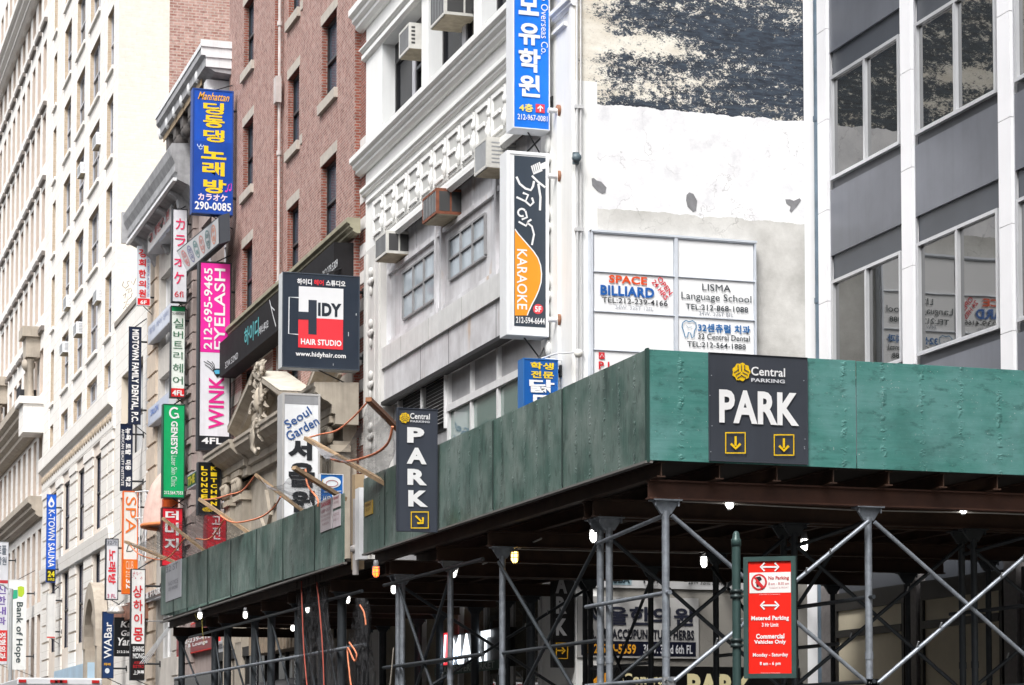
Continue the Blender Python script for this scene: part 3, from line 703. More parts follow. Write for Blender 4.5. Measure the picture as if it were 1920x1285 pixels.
for ((tx, ty), (bx, by)), lb in zip(poles, plab):
    b = at(bx, by, X=8.84); t = at(tx, ty, X=8.05); ends.append((t, b))
    d = (t - b).normalized(); sd = d.cross(Vector((0, 0, 1))).normalized() * .045; upv = sd.cross(d).normalized() * .03
    mb = MB(); c1 = [b - d * .25 + sd + upv, b - d * .25 - sd + upv, b - d * .25 - sd - upv, b - d * .25 + sd - upv]; L_ = (t - b).length + .25
    mb.prism(c1, [p + d * L_ for p in c1]); tag(mb.build('netting_pole', plain('rusty_channel', (.30, .13, .06), .6, .3, var=.3) if lb.startswith('brown') else lumber), lb, 'pole', 'poles holding debris netting off the shed')
pairs = [(0, 1), (2, 3), (4, 5), (5, 6)]
nlab = ['sagging grey debris net below the brown outrigger, in front of the stone pilaster', 'grey debris net hanging across the stone entrance porch', 'grey debris net between two poles in front of red signs', 'torn grey debris net at the far end of the shed']
for (i, j), lb in zip(pairs, nlab):
    (t0, b0), (t1, b1) = ends[i], ends[j]; mb = MB(); n1, n2 = 14, 8
    P_ = []
    for u in range(n1 + 1):
        for v in range(n2 + 1):
            a = u / n1; c = v / n2; p = (t0.lerp(t1, a)).lerp(b0.lerp(b1, a), c)
            sag = math.sin(a * math.pi) * (.55 if i == 0 else .28) * (1 - c * .8) + random.uniform(-.02, .02); P_.append(p - Vector((0, 0, sag)) + Vector((math.sin(a * 9 + c * 5) * .04, 0, 0)))
    mb.faces(P_, [(u * (n2 + 1) + v, (u + 1) * (n2 + 1) + v, (u + 1) * (n2 + 1) + v + 1, u * (n2 + 1) + v + 1) for u in range(n1) for v in range(n2)], 0, True)
    tag(mb.build('debris_netting', net), lb, 'netting', 'debris nets on the far shed')
def rope(pts, lb, r=.016, X=8.4, mat=None):
    q = [at(x, y, X=X) for x, y in pts]; P_ = []
    for a in range(len(q) - 1):
        p0, p1, p2, p3 = q[max(a - 1, 0)], q[a], q[a + 1], q[min(a + 2, len(q) - 1)]
        for s in range(6):
            t = s / 6; P_.append(.5 * ((2 * p1) + (p2 - p0) * t + (2 * p0 - 5 * p1 + 4 * p2 - p3) * t * t + (3 * p1 - p0 - 3 * p2 + p3) * t ** 3))
    P_.append(q[-1]); mb = MB(); mb.tube(P_, r, 6); tag(mb.build('rope', mat or rope_m), lb, 'rope', 'orange ropes tied along the netting')
rope([(736, 800), (728, 830), (705, 850), (670, 862), (640, 866), (620, 860)], 'bright orange rope sagging from the brown outrigger tip', .019)
rope([(691, 752), (660, 785), (630, 808), (600, 815), (574, 822)], 'pale orange rope along the top edge of the sagging net', .014)
rope([(573, 880), (577, 910), (595, 935), (596, 950)], 'orange rope hanging on the short bare timber pole')
rope([(478, 892), (455, 920), (430, 928), (405, 935), (380, 938)], 'pale orange rope running between the bent pole and the lounge sign')
rope([(526, 932), (515, 950), (495, 967), (470, 976), (440, 980), (420, 972), (395, 950)], 'orange rope curving in front of the stone porch steps of the entrance')
rope([(420, 974), (400, 1005), (385, 1012), (368, 1010)], 'short orange rope beside the round red awning')
rope([(345, 1010), (322, 1040), (300, 1050), (262, 1040), (240, 1018)], 'orange rope across the torn far net')
# netting bundled around the far legs
mb = MB(); b0 = at(600, 1060, X=9.1)
def drape(mb, pts, depth=.12, n=26, seed=1):
    rnd = random.Random(seed); rows = []
    for (yl, yr, py_) in pts:
        rows.append([at(yl + (yr - yl) * k / n, py_, X=9.02) + Vector((math.sin(k * 1.9 + py_ * .006) * depth * .5 + rnd.uniform(-.01, .01), 0, 0)) for k in range(n + 1)])
    mb.faces([p for r_ in rows for p in r_], [(i * (n + 1) + k, i * (n + 1) + k + 1, (i + 1) * (n + 1) + k + 1, (i + 1) * (n + 1) + k) for i in range(len(rows) - 1) for k in range(n)], 0, True)
nq = NB('dark_bundled_netting'); nq.col(nq.mix(nq.ramp(nq.noise(6, (3, 3, .2)), (.3, 0.), (.7, 1.)), (.02, .02, .022), (.055, .055, .06))); nq.l(nq.ramp(nq.noise(5, (3.2, 3.2, .12), 4), (.42, .04), (.66, .66)), nq.b.inputs['Alpha']); netd = nq.fin(.85)
drape(mb, [(556, 612, 1075), (556, 614, 1120), (560, 618, 1170), (562, 630, 1220), (562, 634, 1260), (560, 636, 1330)]); tag(mb.build('debris_netting', netd), 'dark bundled net hung like a curtain on the far shed legs with thin red ropes', 'netting')
mb = MB(); drape(mb, [(672, 681, 1122), (668, 688, 1145), (662, 692, 1180), (654, 690, 1210), (653, 700, 1260), (655, 702, 1330)], .14, 18, 3); tag(mb.build('debris_netting', netd), 'narrow bundle of dark net tied around a single shed leg with orange rope', 'netting')
rope([(565, 1090), (567, 1150), (570, 1220), (577, 1300)], 'thin red rope hanging down the left of the dark net curtain', .012, 8.95, plain('red_rope', (.45, .09, .06), .7))
rope([(594, 1092), (600, 1150), (605, 1220), (608, 1300)], 'thin red rope hanging down the middle of the dark net curtain', .012, 8.95, plain('red_rope', (.45, .09, .06), .7))
rope([(675, 1135), (683, 1150), (686, 1172)], 'short orange rope knotted at the top of the narrow net bundle', .014, 8.93)
rope([(655, 1205), (668, 1225), (665, 1240), (652, 1215), (654, 1250), (660, 1300)], 'orange rope looped around the narrow net bundle below the lower rail', .014, 8.93)
rope([(738, 1215), (735, 1250), (730, 1300)], 'slack pale rope hanging from the lower rail beside the thick legs', .010, 9.0, plain('pale_rope', (.42, .38, .32), .7))
# yellow caution tape tied on the far end
mb = MB()
for a, b in zip([(376, 1137), (366, 1152), (371, 1163)], [(366, 1152), (371, 1163), (377, 1158)]):
    p, q_ = at(*a, X=8.9), at(*b, X=8.9); mb.quad(p, q_, q_ + Vector((0, .09, 0)), p + Vector((0, .09, 0)))
P_ = [(377, 1136), (379, 1160), (380, 1185), (384, 1210)]
for a, b in zip(P_, P_[1:]):
    p, q_ = at(*a, X=8.9), at(*b, X=8.92); mb.quad(p, q_, q_ + Vector((.01, .12, .02)), p + Vector((.01, .12, .02)))
tag(mb.build('caution_tape', plain('yellow_tape', (.72, .58, .06), .5)), 'strip of yellow caution tape tied under the far end of the shed', 'tape')
# ================================================================== C: red brick building with the stone entrance
redbrick = brick('pale_washed_red_brick', (.20, .062, .045), (.32, .135, .105), (.40, .33, .30), (.58, .44, .39), .44)
rawbrick = brick('raw_red_brick', (.22, .055, .035), (.30, .085, .055), (.30, .26, .23))
limestone = plain('worn_limestone', (.40, .35, .29), .85, var=.18, scale=2.2, streak=.35, bump=.15)
sillstone = plain('sill_stone', (.44, .40, .35), .8, var=.15, scale=4)
portst = plain('brown_stained_stone', (.38, .335, .275), .85, var=.25, scale=1.6, streak=.45, bump=.12)
portlight = plain('pale_carved_stone', (.46, .40, .32), .85, var=.2, scale=2, streak=.3)
bluegl = plain('blue_reflection_glass', (.05, .068, .095), .14, spec=.18, var=.35, scale=.5)  # blue-grey base stands in for what these panes reflect
OC = thing('brick_building', (12.87, 59.6, 0), 'pinkish red brick building with stone sills and a carved stone pediment over its entrance', 'building')
XC = 12.87; RD = .20
def win_part(par, X, y0, y1, z0, z1, mat, gl, name='window', mid=True, sill=None, lintel=None, t=.07, vert=0):
    f = MB(); f.box(X, X + .07, y0, y1, z0, z0 + t); f.box(X, X + .07, y0, y1, z1 - t, z1); f.box(X, X + .07, y0, y0 + t, z0 + t, z1 - t); f.box(X, X + .07, y1 - t, y1, z0 + t, z1 - t)
    if mid: f.box(X - .02, X + .06, y0 + t, y1 - t, (z0 + z1) / 2 - .035, (z0 + z1) / 2 + .035)
    for k in range(vert): yv = y0 + (y1 - y0) * (k + 1) / (vert + 1); f.box(X - .01, X + .06, yv - .03, yv + .03, z0 + t, z1 - t)
    fo = f.build(name, mat, par)
    g = MB(); g.quad((X + .045, y0, z0), (X + .045, y1, z0), (X + .045, y1, z1), (X + .045, y0, z1)); g.build('pane', gl, fo)
    for nm, spec in (('sill', sill), ('lintel', lintel)):
        if spec:
            Xf, proj, za, zb, ext, mm = spec; s = MB(); s.box(Xf - proj, Xf + .05, y0 - ext, y1 + ext, za, zb); s.build(nm, mm, fo)
    return fo
zrows = [13.95 + 3.5 * k for k in range(-2, 4)]
colsC = {'c': (54.02, 55.58), 'a': (64.02, 65.42)}; colB = [(59.02, 60.35), (58.0, 58.45)]
opsC = [(a, b, z, z + 1.95) for a, b in colsC.values() for z in zrows if z > 7]
opsB = [(a, b, z, z + 1.95) for a, b in colB for z in zrows if z > 7]
m = MB()
openings(m, XC, 52.2, 57.75, 4.5, 26, [o for o in opsC if o[0] < 57], RD, 0, 1)
openings(m, XC, 61.15, 67.6, 4.5, 26, [o for o in opsC if o[0] > 60], RD, 0, 1)
openings(m, XC + .2, 57.75, 61.15, 4.5, 26, opsB, RD, 0, 1)
m.quad((XC, 57.75, 4.5), (XC + .2, 57.75, 4.5), (XC + .2, 57.75, 26), (XC, 57.75, 26), 1); m.quad((XC, 61.15, 4.5), (XC + .2, 61.15, 4.5), (XC + .2, 61.15, 26), (XC, 61.15, 26), 1)
m.quad((XC, 52.2, 4.5), (XC + .2, 52.2, 4.5), (XC + .2, 52.2, 26), (XC, 52.2, 26), 1); m.box(XC + .14, XC + .6, 51.66, 52.2, 4.5, 26, 1)
m.quad((XC, 67.6, 4.5), (30, 67.6, 4.5), (30, 67.6, 26), (XC, 67.6, 26), 0); m.box(XC + .42, 30, 51.66, 67.59, 0, 26, 2)
m.build('wall', [redbrick, rawbrick, darkgap], OC)
for a, b, z0, z1 in opsC: win_part(OC, XC + RD - .06, a, b, z0, z1, blackwood, bluegl, sill=(XC, .09, z0 - .26, z0 - .02, .12, sillstone), lintel=(XC, .012, z1 + .005, z1 + .26, .10, sillstone))
for a, b, z0, z1 in opsB: win_part(OC, XC + .2 + RD - .06, a, b, z0, z1, blackwood, bluegl, sill=(XC + .2, .09, z0 - .26, z0 - .02, .10, sillstone), lintel=(XC + .2, .012, z1 + .005, z1 + .26, .10, sillstone))
wq = plain('white_quoin', (.62, .60, .58), .8)
for k in range(18): z = 4.9 + k * .62; mb = MB(); mb.box(XC + .125, XC + .3, 51.67, 52.17, z, z + .28); mb.build('quoin', wq, OC)
for k in range(6):
    z = 8.6 + k * .74
    for a, b in ((61.18, 63.95), (65.45, 67.58), (52.25, 53.9)): mb = MB(); mb.box(XC - .02, XC + .02, a, b, z, z + .30); mb.build('stone_band', sillstone, OC)
mould('string_course', OC, [plain('mossy_ledge_stone', (.30, .28, .20), .9, var=.25)], 13.45, 13.80, .30, 51.7, 67.6, XC)
mb = MB(); mb.tube([(XC + .08, 60.9, 4.5), (XC + .08, 60.9, 26)], .045, 8)
for k in range(5): mb.tube([(XC + .08, 60.9, 7 + 3.5 * k), (XC + .08, 60.9, 7.12 + 3.5 * k)], .075, 8)
mb.box(XC - .05, XC + .1, 60.75, 61.05, 18.9, 19.6); mb.build('downpipe', plain('white_downpipe', (.50, .45, .43), .6, var=.2), OC)
# stone entrance: pilasters, entablature, open triangular pediment, cartouche
XP = 12.15
mb = MB(); mb.box(XP + .45, XC + .05, 52.1, 65.3, 0, 9.3, 0)
for k, (a, b) in enumerate(((52.0, 53.1), (54.5, 55.3), (62.6, 63.5), (64.3, 65.2))):
    mb.box(XP + .2, XP + .6, a, b, 0, 8.7, 0)
    for j in range(5): yy = a + .1 + j * (b - a - .2) / 4; mb.box(XP + .17, XP + .2, yy - .035, yy + .035, 4.6, 8.3, 0)
    mb.box(XP + .12, XP + .6, a - .06, b + .06, 8.45, 8.60, 1); mb.box(XP + .08, XP + .6, a - .12, b + .12, 9.1, 9.25, 1)
    for j in range(4): mb.ball((XP + .14, a + (j + .5) * (b - a) / 4, 8.85), .10, .14, .2, 8, 1)
    for j in range(3): mb.ball((XP + .12, a + (j + .8) * (b - a) / 4, 8.98), .12, .12, .1, 8, 1)
mb.build('entrance_pilaster', [portst, portlight], OC)
ent = [(XC, 9.05), (XP + .30, 9.05), (XP + .30, 9.28), (XP + .22, 9.30), (XP + .22, 9.48), (XP + .12, 9.56), (XP + .02, 9.60), (XP - .12, 9.74), (XP - .16, 9.76), (XP - .16, 9.86), (XP - .2, 9.9), (XP - .2, 9.98), (XC, 10.02)]
mb = MB(); mb.prof_y(ent, 54.1, 65.6); mb.prof_y([(x - .12 if x < XC else x, z) for x, z in ent], 61.9, 65.72); mb.prof_y([(x - .12 if x < XC else x, z) for x, z in ent], 51.72, 54.1); mb.build('entablature', portst, OC)
def rake(y0, z0, y1, z1, par, dx=0):
    XP = 12.15 + dx
    sec = [(XC, -.30), (XP + .26, -.30), (XP + .22, -.16), (XP + .10, -.10), (XP + .06, 0), (XP - .10, .10), (XP - .16, .12), (XP - .16, .24), (XC, .26)]
    mb = MB(); mb.prism([(x, y0, z0 + h) for x, h in sec], [(x, y1, z1 + h) for x, h in sec]); mb.build('pediment_rake', [portst], par)
    t = MB(); t.quad((XP - .17, y0, z0 + .265), (XP - .17, y1, z1 + .265), (XC, y1, z1 + .28), (XC, y0, z0 + .28)); t.build('lit_rake_top', plain('lit_stone_tone', (.58, .54, .46), .7, var=.2, scale=3), par)  # pale sheet: light on the rake's top put into its colour
rake(62.9, 10.18, 59.5, 11.2, OC); rake(56.1, 10.18, 59.5, 11.2, OC); rake(55.4, 9.9, 53.35, 10.75, OC, .38)
mb = MB(); mb.poly([(XP + .5, 62.9, 10.0), (XP + .5, 56.1, 10.0), (XP + .5, 59.5, 11.3)]); mb.build('tympanum', portst, OC)
yc_ = 59.0; ct = MB(); zc0 = 10.62
ct.ball((XP - .10, yc_, zc0), .12, .22, .33, 16, 1)
for a in range(22):
    q = a / 22 * 2 * math.pi; ct.ball((XP - .02, yc_ + .30 * math.cos(q), zc0 + .42 * math.sin(q)), .10, .075, .09, 6, 0)
def scroll(y, z, s, flip, r=.075):
    P_ = []
    for k in range(15): a = k / 14 * 4.2; rr = s * (1 - k / 18); P_.append((XP - .08 - .010 * k, y + flip * rr * math.cos(a), z + rr * math.sin(a)))
    ct.tube(P_, r, 6, 0, True, r * .5)
for (y, z, s, fl) in ((-.55, .55, .28, 1), (.5, .55, .28, -1), (-.62, -.15, .30, 1), (.55, -.2, .28, -1), (-.4, -.72, .24, 1), (.35, -.72, .24, -1), (0, .78, .22, 1)): scroll(yc_ + y, zc0 + z, s, fl)
def leaf(y0, z0, y1, z1, w_):
    d = Vector((y1 - y0, z1 - z0)); n_ = Vector((-d.y, d.x)).normalized() * w_
    L_ = []
    for k in range(6): t = k / 5; c_ = Vector((y0, z0)) + d * t; ww = math.sin(math.pi * (.12 + .86 * t)); L_.append((c_, n_ * ww, XP - .06 - .10 * math.sin(math.pi * t)))
    for a, b in zip(L_, L_[1:]):
        ct.quad((a[2], *(a[0])), (b[2], *(b[0])), (b[2] + .07, *(b[0] + b[1])), (a[2] + .07, *(a[0] + a[1]))); ct.quad((a[2], *(a[0])), (b[2], *(b[0])), (b[2] + .07, *(b[0] - b[1])), (a[2] + .07, *(a[0] - a[1])))
rl_ = random.Random(5)
for k in range(34):
    q = rl_.uniform(0, 6.28); rr = rl_.uniform(.38, .62); y, z = yc_ + rr * math.cos(q), zc0 + 1.25 * rr * math.sin(q); leaf(y, z, y + .30 * math.cos(q + rl_.uniform(-.8, .8)), z + .34 * math.sin(q + rl_.uniform(-.8, .8)), .09)
ct.tube([(XP - .1, yc_ - .42, zc0 + .6), (XP - .2, yc_ - .7, zc0 + .15), (XP - .16, yc_ - .62, zc0 - .35), (XP - .1, yc_ - .38, zc0 - .7)], .07, 7, 0, r1=.04)
ct.tube([(XP - .15, yc_ + .05, zc0 - .6), (XP - .30, yc_ - .12, zc0 - .95), (XP - .26, yc_ - .08, zc0 - 1.25), (XP - .2, yc_ - .35, zc0 - 1.42), (XP - .2, yc_ - .5, zc0 - 1.3)], .11, 7, 0, r1=.05)
ct.tube([(XP + .05, yc_ + .25, zc0 + .75), (XP - .1, yc_ - .05, zc0 + .92), (XP - .1, yc_ - .5, zc0 + .80)], .10, 7, 0, r1=.05)
ct.build('cartouche', [portst, portlight], OC)
mb = MB()
for k in range(9):
    q = math.pi * (k + .5) / 9; c = (58.7 + 3.0 * math.cos(q), 6.3 + 2.6 * math.sin(q)); d = (58.7 + 2.0 * math.cos(q), 6.3 + 1.75 * math.sin(q)); w_ = .30
    tx_, tz_ = -math.sin(q) * w_, math.cos(q) * w_
    mb.prism([(XP + .36, c[0] + tx_, c[1] + tz_), (XP + .36, c[0] - tx_, c[1] - tz_), (XP + .36, d[0] - tx_ * .7, d[1] - tz_ * .7), (XP + .36, d[0] + tx_ * .7, d[1] + tz_ * .7)], [(XP + .6, c[0] + tx_, c[1] + tz_), (XP + .6, c[0] - tx_, c[1] - tz_), (XP + .6, d[0] - tx_ * .7, d[1] - tz_ * .7), (XP + .6, d[0] + tx_ * .7, d[1] + tz_ * .7)])
mb.build('voussoir', portst, OC)
mb = MB(); mb.box(XP + .42, XP + .449, 56.8, 60.6, 0, 6.3); mb.build('door', plain('dark_door_recess', (.03, .026, .022), .6), OC)

# ================================================================== D: narrow building with the big white edged cornice
dst = plain('brown_pink_stone', (.33, .27, .25), .85, var=.2, scale=2, streak=.4)
whitetin = plain('weathered_white_tin', (.70, .71, .72), .6, var=.12, scale=2, streak=.3)
greytin = plain('grey_weathered_tin', (.33, .33, .34), .65, var=.3, scale=3, streak=.5)
dark_tin = plain('dark_bracket_tone', (.10, .09, .085), .85, var=.4, scale=4)  # darker tone for brackets and scrolls under the cornices
OD = thing('corniced_building', (XF, 72.5, 0), 'narrow brown stone building under a large white edged metal cornice, hung with many signs', 'building')
dops = [(a, b, z, z + 2.3) for a, b in ((68.3, 70.2), (71.0, 72.8)) for z in (5.3, 8.8, 12.3, 15.8)]
m = MB(); openings(m, XF, 67.62, 77.3, 0, 21.5, dops, .35, 0, 0); m.box(XF + .36, 30, 67.62, 77.3, 0, 21.9, 1); m.build('wall', [dst, darkgap], OD)
for a, b, z0, z1 in dops: win_part(OD, XF + .25, a, b, z0, z1, plain('grey_sash_paint', (.5, .5, .53), .5), dkglass, vert=1)
def rustic(par, X, y0, y1, z0, z1, h, mat, proj=.12, gap=.05):
    mb = MB(); z = z0
    while z < z1 - .1: mb.box(X - proj, X + .02, y0, y1, z + gap, min(z + h, z1)); mb.box(X - proj * .4, X, y0 + .02, y1 - .02, z, z + gap); z += h
    mb.build('pier', mat, par)
rustic(OD, XF, 73.3, 75.4, 0, 20.4, .55, dst, .16)
rustic(OD, XF, 67.64, 68.2, 0, 20.4, 1.4, dst, .08, .03)
mb = MB()
for k in range(9):
    z = 6 + k * 1.6; mb.ball((XF - .16, 74.35, z), .1, .45, .35, 8); mb.box(XF - .24, XF - .1, 73.4, 75.3, z + .55, z + .68)
mb.build('pier_carving', dst, OD)
cor = [(XF, 21.45), (XF - .6, 21.5), (XF - .75, 21.58), (XF - .80, 21.6), (XF - .9, 21.65), (XF - .9, 21.9), (XF - 1.0, 22.0), (XF - 1.0, 22.28), (XF, 22.45)]
mb = MB(); mb.prof_y(cor, 67.3, 75.6, 0); mb.build('cornice', greytin, OD)
mb = MB(); mb.box(XF - 1.03, XF - .98, 67.25, 75.65, 22.2, 22.34); mb.box(XF - 1.03, XF + .6, 67.24, 67.29, 21.95, 22.36); mb.box(XF - 1.05, XF + .6, 67.2, 67.24, 22.2, 22.4); mb.box(XF - .88, XF + .6, 67.26, 67.3, 21.62, 21.95); mb.box(XF - .90, XF + .6, 67.22, 67.26, 21.9, 21.98); mb.build('cornice_edge', whitetin, OD)
mb = MB(); mb.box(XF - .80, XF - .77, 68.5, 75.4, 21.42, 21.6); mb.build('gutter', plain('tan_rust_strip', (.36, .27, .17), .8), OD)
bp_ = [(XF, 20.95), (XF - .75, 20.95), (XF - .75, 20.6), (XF - .55, 20.35), (XF - .38, 19.9), (XF - .18, 19.55), (XF, 19.5)]
for k in range(6):
    y = 67.9 + k * 1.35; mb = MB(); dz = .48
    mb.prism([(x, y, z + dz) for x, z in bp_], [(x, y + .45, z + dz) for x, z in bp_])
    mb.lathe((XF - .55, y - .03, 20.5 + dz), [(0, -.02), (.2, 0), (.2, .5), (0, .52)], 10, 0, 'y'); mb.lathe((XF - .2, y - .03, 19.75 + dz), [(0, -.02), (.15, 0), (.15, .5), (0, .52)], 10, 0, 'y')
    mb.build('cornice_bracket', whitetin if k == 0 else dark_tin, OD)
    mb = MB(); mb.ball((XF - .85, y + .9, 21.75), .1, .22, .22, 8); mb.build('cornice_rosette', whitetin, OD)

# ================================================================== E: taller narrow grey corniced front, white windows
est = plain('pale_grey_stone', (.52, .49, .45), .85, var=.12, scale=2, streak=.3)
etan = plain('tan_quoin_stone', (.56, .47, .38), .85, var=.12, scale=2, streak=.2)
OE = thing('corniced_building', (XF, 80, 0), 'pale grey narrow front with tan quoin blocks and a bulging grey metal cornice', 'building')
eops = [(77.6, 80.7, z, z + 2.5) for z in (4.8, 8.3, 12.0, 15.5)]
m = MB(); openings(m, XF, 77.3, 83.0, 0, 19.4, eops, .3, 0, 0); m.box(XF + .31, 30, 77.3, 83.0, 0, 20.4, 1); m.build('wall', [est, darkgap], OE)
for a, b, z0, z1 in eops: win_part(OE, XF + .2, a, b, z0, z1, plain('white_sash', (.72, .72, .72), .5), plain('pale_blind_glass', (.5, .5, .5), .3), vert=2, mid=False)
rustic(OE, XF, 81.0, 82.85, 0, 19.2, .82, etan, .10, .10); rustic(OE, XF, 76.35, 77.5, 0, 17.2, .82, est, .06, .06)
cor = [(XF, 18.9), (XF - .12, 18.95), (XF - .2, 19.1), (XF - .45, 19.4), (XF - .8, 19.55), (XF - .8, 19.75), (XF - .88, 19.8), (XF - .88, 20.05), (XF - 1.0, 20.3), (XF - 1.05, 20.55), (XF - .98, 20.68), (XF, 20.75)]
mb = MB(); mb.prof_y(cor, 72.6, 82.6); mb.box(XF - 1.07, XF + .1, 82.6, 82.75, 19.6, 20.7); mb.build('cornice', greytin, OE)
mb = MB(); mb.box(XF - .92, XF - .80, 72.7, 82.6, 19.52, 19.62); mb.build('cornice_edge', whitetin, OE)
for k in range(4):
    y = 74.0 + k * 2.35; mb = MB(); pf = [(XF, 19.6), (XF - .78, 19.6), (XF - .8, 19.42), (XF - .55, 19.25), (XF - .5, 19.0), (XF - .3, 18.85), (XF - .12, 18.55), (XF, 18.5)]
    mb.prism([(x, y, z) for x, z in pf], [(x, y + .35, z) for x, z in pf]); mb.build('cornice_bracket', greytin, OE)
    mb = MB()
    for j in range(3): mb.lathe((XF - .50 + j * .1, y + .75 + j * .35, 19.32 - j * .12), [(.06, 0), (.17, .03), (.21, .09), (.15, .14), (.06, .12)], 9, 0, 'x')
    mb.tube([(XF - .45, y + .6, 19.3), (XF - .5, y + 1.0, 19.1), (XF - .45, y + 1.4, 19.25), (XF - .4, y + 1.7, 19.05)], .07, 6, 0); mb.build('cornice_scroll', dark_tin, OE)

# ================================================================== low cream infill front
cream = plain('cream_masonry', (.66, .585, .48), .8, var=.06, scale=.8)
creamw = brick('white_cream_masonry', (.79, .765, .725), (.75, .72, .675), (.60, .57, .52), None, 0, (1.15, .46), .014, .12)
OL = thing('low_building', (XF, 87, 0), 'low plain cream front with a dark window, right of the tall cream block', 'building')
lops = [(84.4, 89.7, 12.6, 15.95), (84.4, 89.7, 7.8, 11.3)]
m = MB(); openings(m, XF, 83.0, 91.4, 0, 18.3, lops, .4, 0, 1); m.quad((XF, 83, 18.3), (30, 83, 18.3), (30, 91.4, 18.3), (XF, 91.4, 18.3)); m.build('wall', [creamw, cream], OL)
for a, b, z0, z1 in lops: win_part(OL, XF + .28, a, b, z0, z1, blackwood, plain('pale_blind_glass', (.5, .5, .5), .3), vert=2)
mb = MB(); mb.box(XF - .06, XF, 83.0, 91.4, 18.14, 18.34); mb.build('coping', plain('dark_coping', (.25, .22, .19), .8), OL)

# ================================================================== F: tall cream block
creambrick = brick('cream_brick', (.70, .64, .56), (.74, .685, .61), (.69, .645, .58), None, 0, (.42, .14), .012, .18)
tanbrick = brick('tan_brick_reveal', (.50, .39, .28), (.56, .45, .33), (.55, .47, .38), None, 0, (.3, .1), .01, .3)
commonbrick = brick('common_red_brick', (.27, .10, .075), (.46, .27, .22), (.46, .38, .33), (.56, .40, .36), .42, (.30, .115), .018)
OFb = thing('cream_building', (XF, 103, 0), 'tall cream stone and brick block with deep narrow windows and a red brick flank', 'building')
frows_ = [18.16 + 3.57 * k for k in range(0, 9)]
fcols = [(92.55, 94.45), (96.6, 99.75), (101.25, 104.2), (106.05, 108.7), (111.55, 112.95)]
fops = [(a, b, z, z + 2.52) for a, b in fcols for z in frows_] + [(a, b, 15.45, 17.12) for a, b in fcols]
m = MB(); FY0, FY1 = 91.4, 115.3
openings(m, XF, FY0, FY1, 15.4, 52, fops, .22, 0, 1)
m.quad((XF, FY0, 0), (15.0, FY0, 0), (15.0, FY0, 52), (XF, FY0, 52), 2); m.quad((15.0, FY0, 0), (40, FY0, 0), (40, FY0, 52), (15.0, FY0, 52), 3)
m.quad((XF, FY1, 0), (40, FY1, 0), (40, FY1, 52), (XF, FY1, 52), 0); m.box(XF + .42, 40, FY0 + .1, FY1 - .1, 0, 52, 4)
m.build('wall', [creamw, tanbrick, creambrick, commonbrick, darkgap], OFb)
wproto = {}
for a, b in fcols:
    for z, h in [(z, 2.52) for z in frows_] + [(15.45, 1.67)]:
        key = (round(b - a, 2), h); gla = bluegl
        if key in wproto:
            src, (a0, z0) = wproto[key]; o = copy_part(src, OFb); o.location = Vector((0, a - a0, z - z0))
        else:
            wproto[key] = (win_part(OFb, XF + .15, a, b, z, z + h, plain('grey_sash_paint', (.5, .5, .53), .5), gla, vert=1, sill=(XF, .10, z - .16, z - .01, .1, creamw) if h > 2 else None), (a, z))
# piers stand slightly proud
for y0, y1 in ((91.4, 92.35), (94.75, 96.3), (99.95, 101.05), (104.4, 105.85), (108.9, 111.3), (113.2, 115.3)):
    mb = MB(); mb.box(XF - .05, XF, y0, y1, 15.9, 52); mb.build('pier', creamw, OFb)
blt = [(XF + .1, 14.15), (XF - .08, 14.2), (XF - .10, 14.3), (XF - .10, 15.0), (XF - .16, 15.05), (XF - .2, 15.1), (XF - .3, 15.15), (XF - .3, 15.75), (XF + .1, 15.85)]
mb = MB(); mb.prof_y(blt, FY0 - .2, FY1); mb.build('belt_course', creamw, OFb)
mb = MB()
for k in range(34): mb.lathe((XF - .13, FY0 + .4 + k * .7, 14.72), [(0, -.06), (.12, -.04), (.20, .0), (.2, .04), (.24, .05)], 9, 0, 'x')
mb.build('rosette_band', plain('tan_ornament', (.50, .41, .31), .85, var=.25, scale=6), OFb)
lowc = [(95.0, 96.9), (100.2, 102.3), (105.1, 107.3), (110.0, 112.2)]
lowo = [(a, b, 10.7, 13.75) for a, b in lowc] + [(a, b, 6.3, 9.75) for a, b in lowc]
m = MB(); openings(m, XF, FY0, FY1, 0, 14.2, lowo, .16, 0, 0)
m.build('base_wall', [plain('pinkish_limestone', (.70, .62, .54), .85, var=.1, scale=1.2, streak=.15)], OFb)
for a, b, z0, z1 in lowo: win_part(OFb, XF + .09, a, b, z0, z1, blackwood, plain('deep_blue_glass', (.018, .032, .085), .14, spec=.2, var=.4, scale=.5), vert=0)
for y0, y1 in ((91.5, 92.9), (93.1, 94.8), (97.3, 99.9), (102.5, 104.8), (107.5, 109.7), (112.5, 115.2)):
    mb = MB(); z = 5.2
    while z < 14: mb.box(XF - .055, XF + .02, y0, y1, z + .05, z + .78); z += .82
    mb.box(XF - .10, XF, y0 - .06, y1 + .06, 13.8, 14.15); mb.box(XF - .1, XF, y0 - .05, y1 + .05, 9.95, 10.25); mb.build('pier', creamw, OFb)
mb = MB(); mb.prof_y([(XF, 9.75), (XF - .15, 9.8), (XF - .22, 10.4), (XF, 10.45)], 91.6, 115.2); mb.build('belt_course', creamw, OFb)
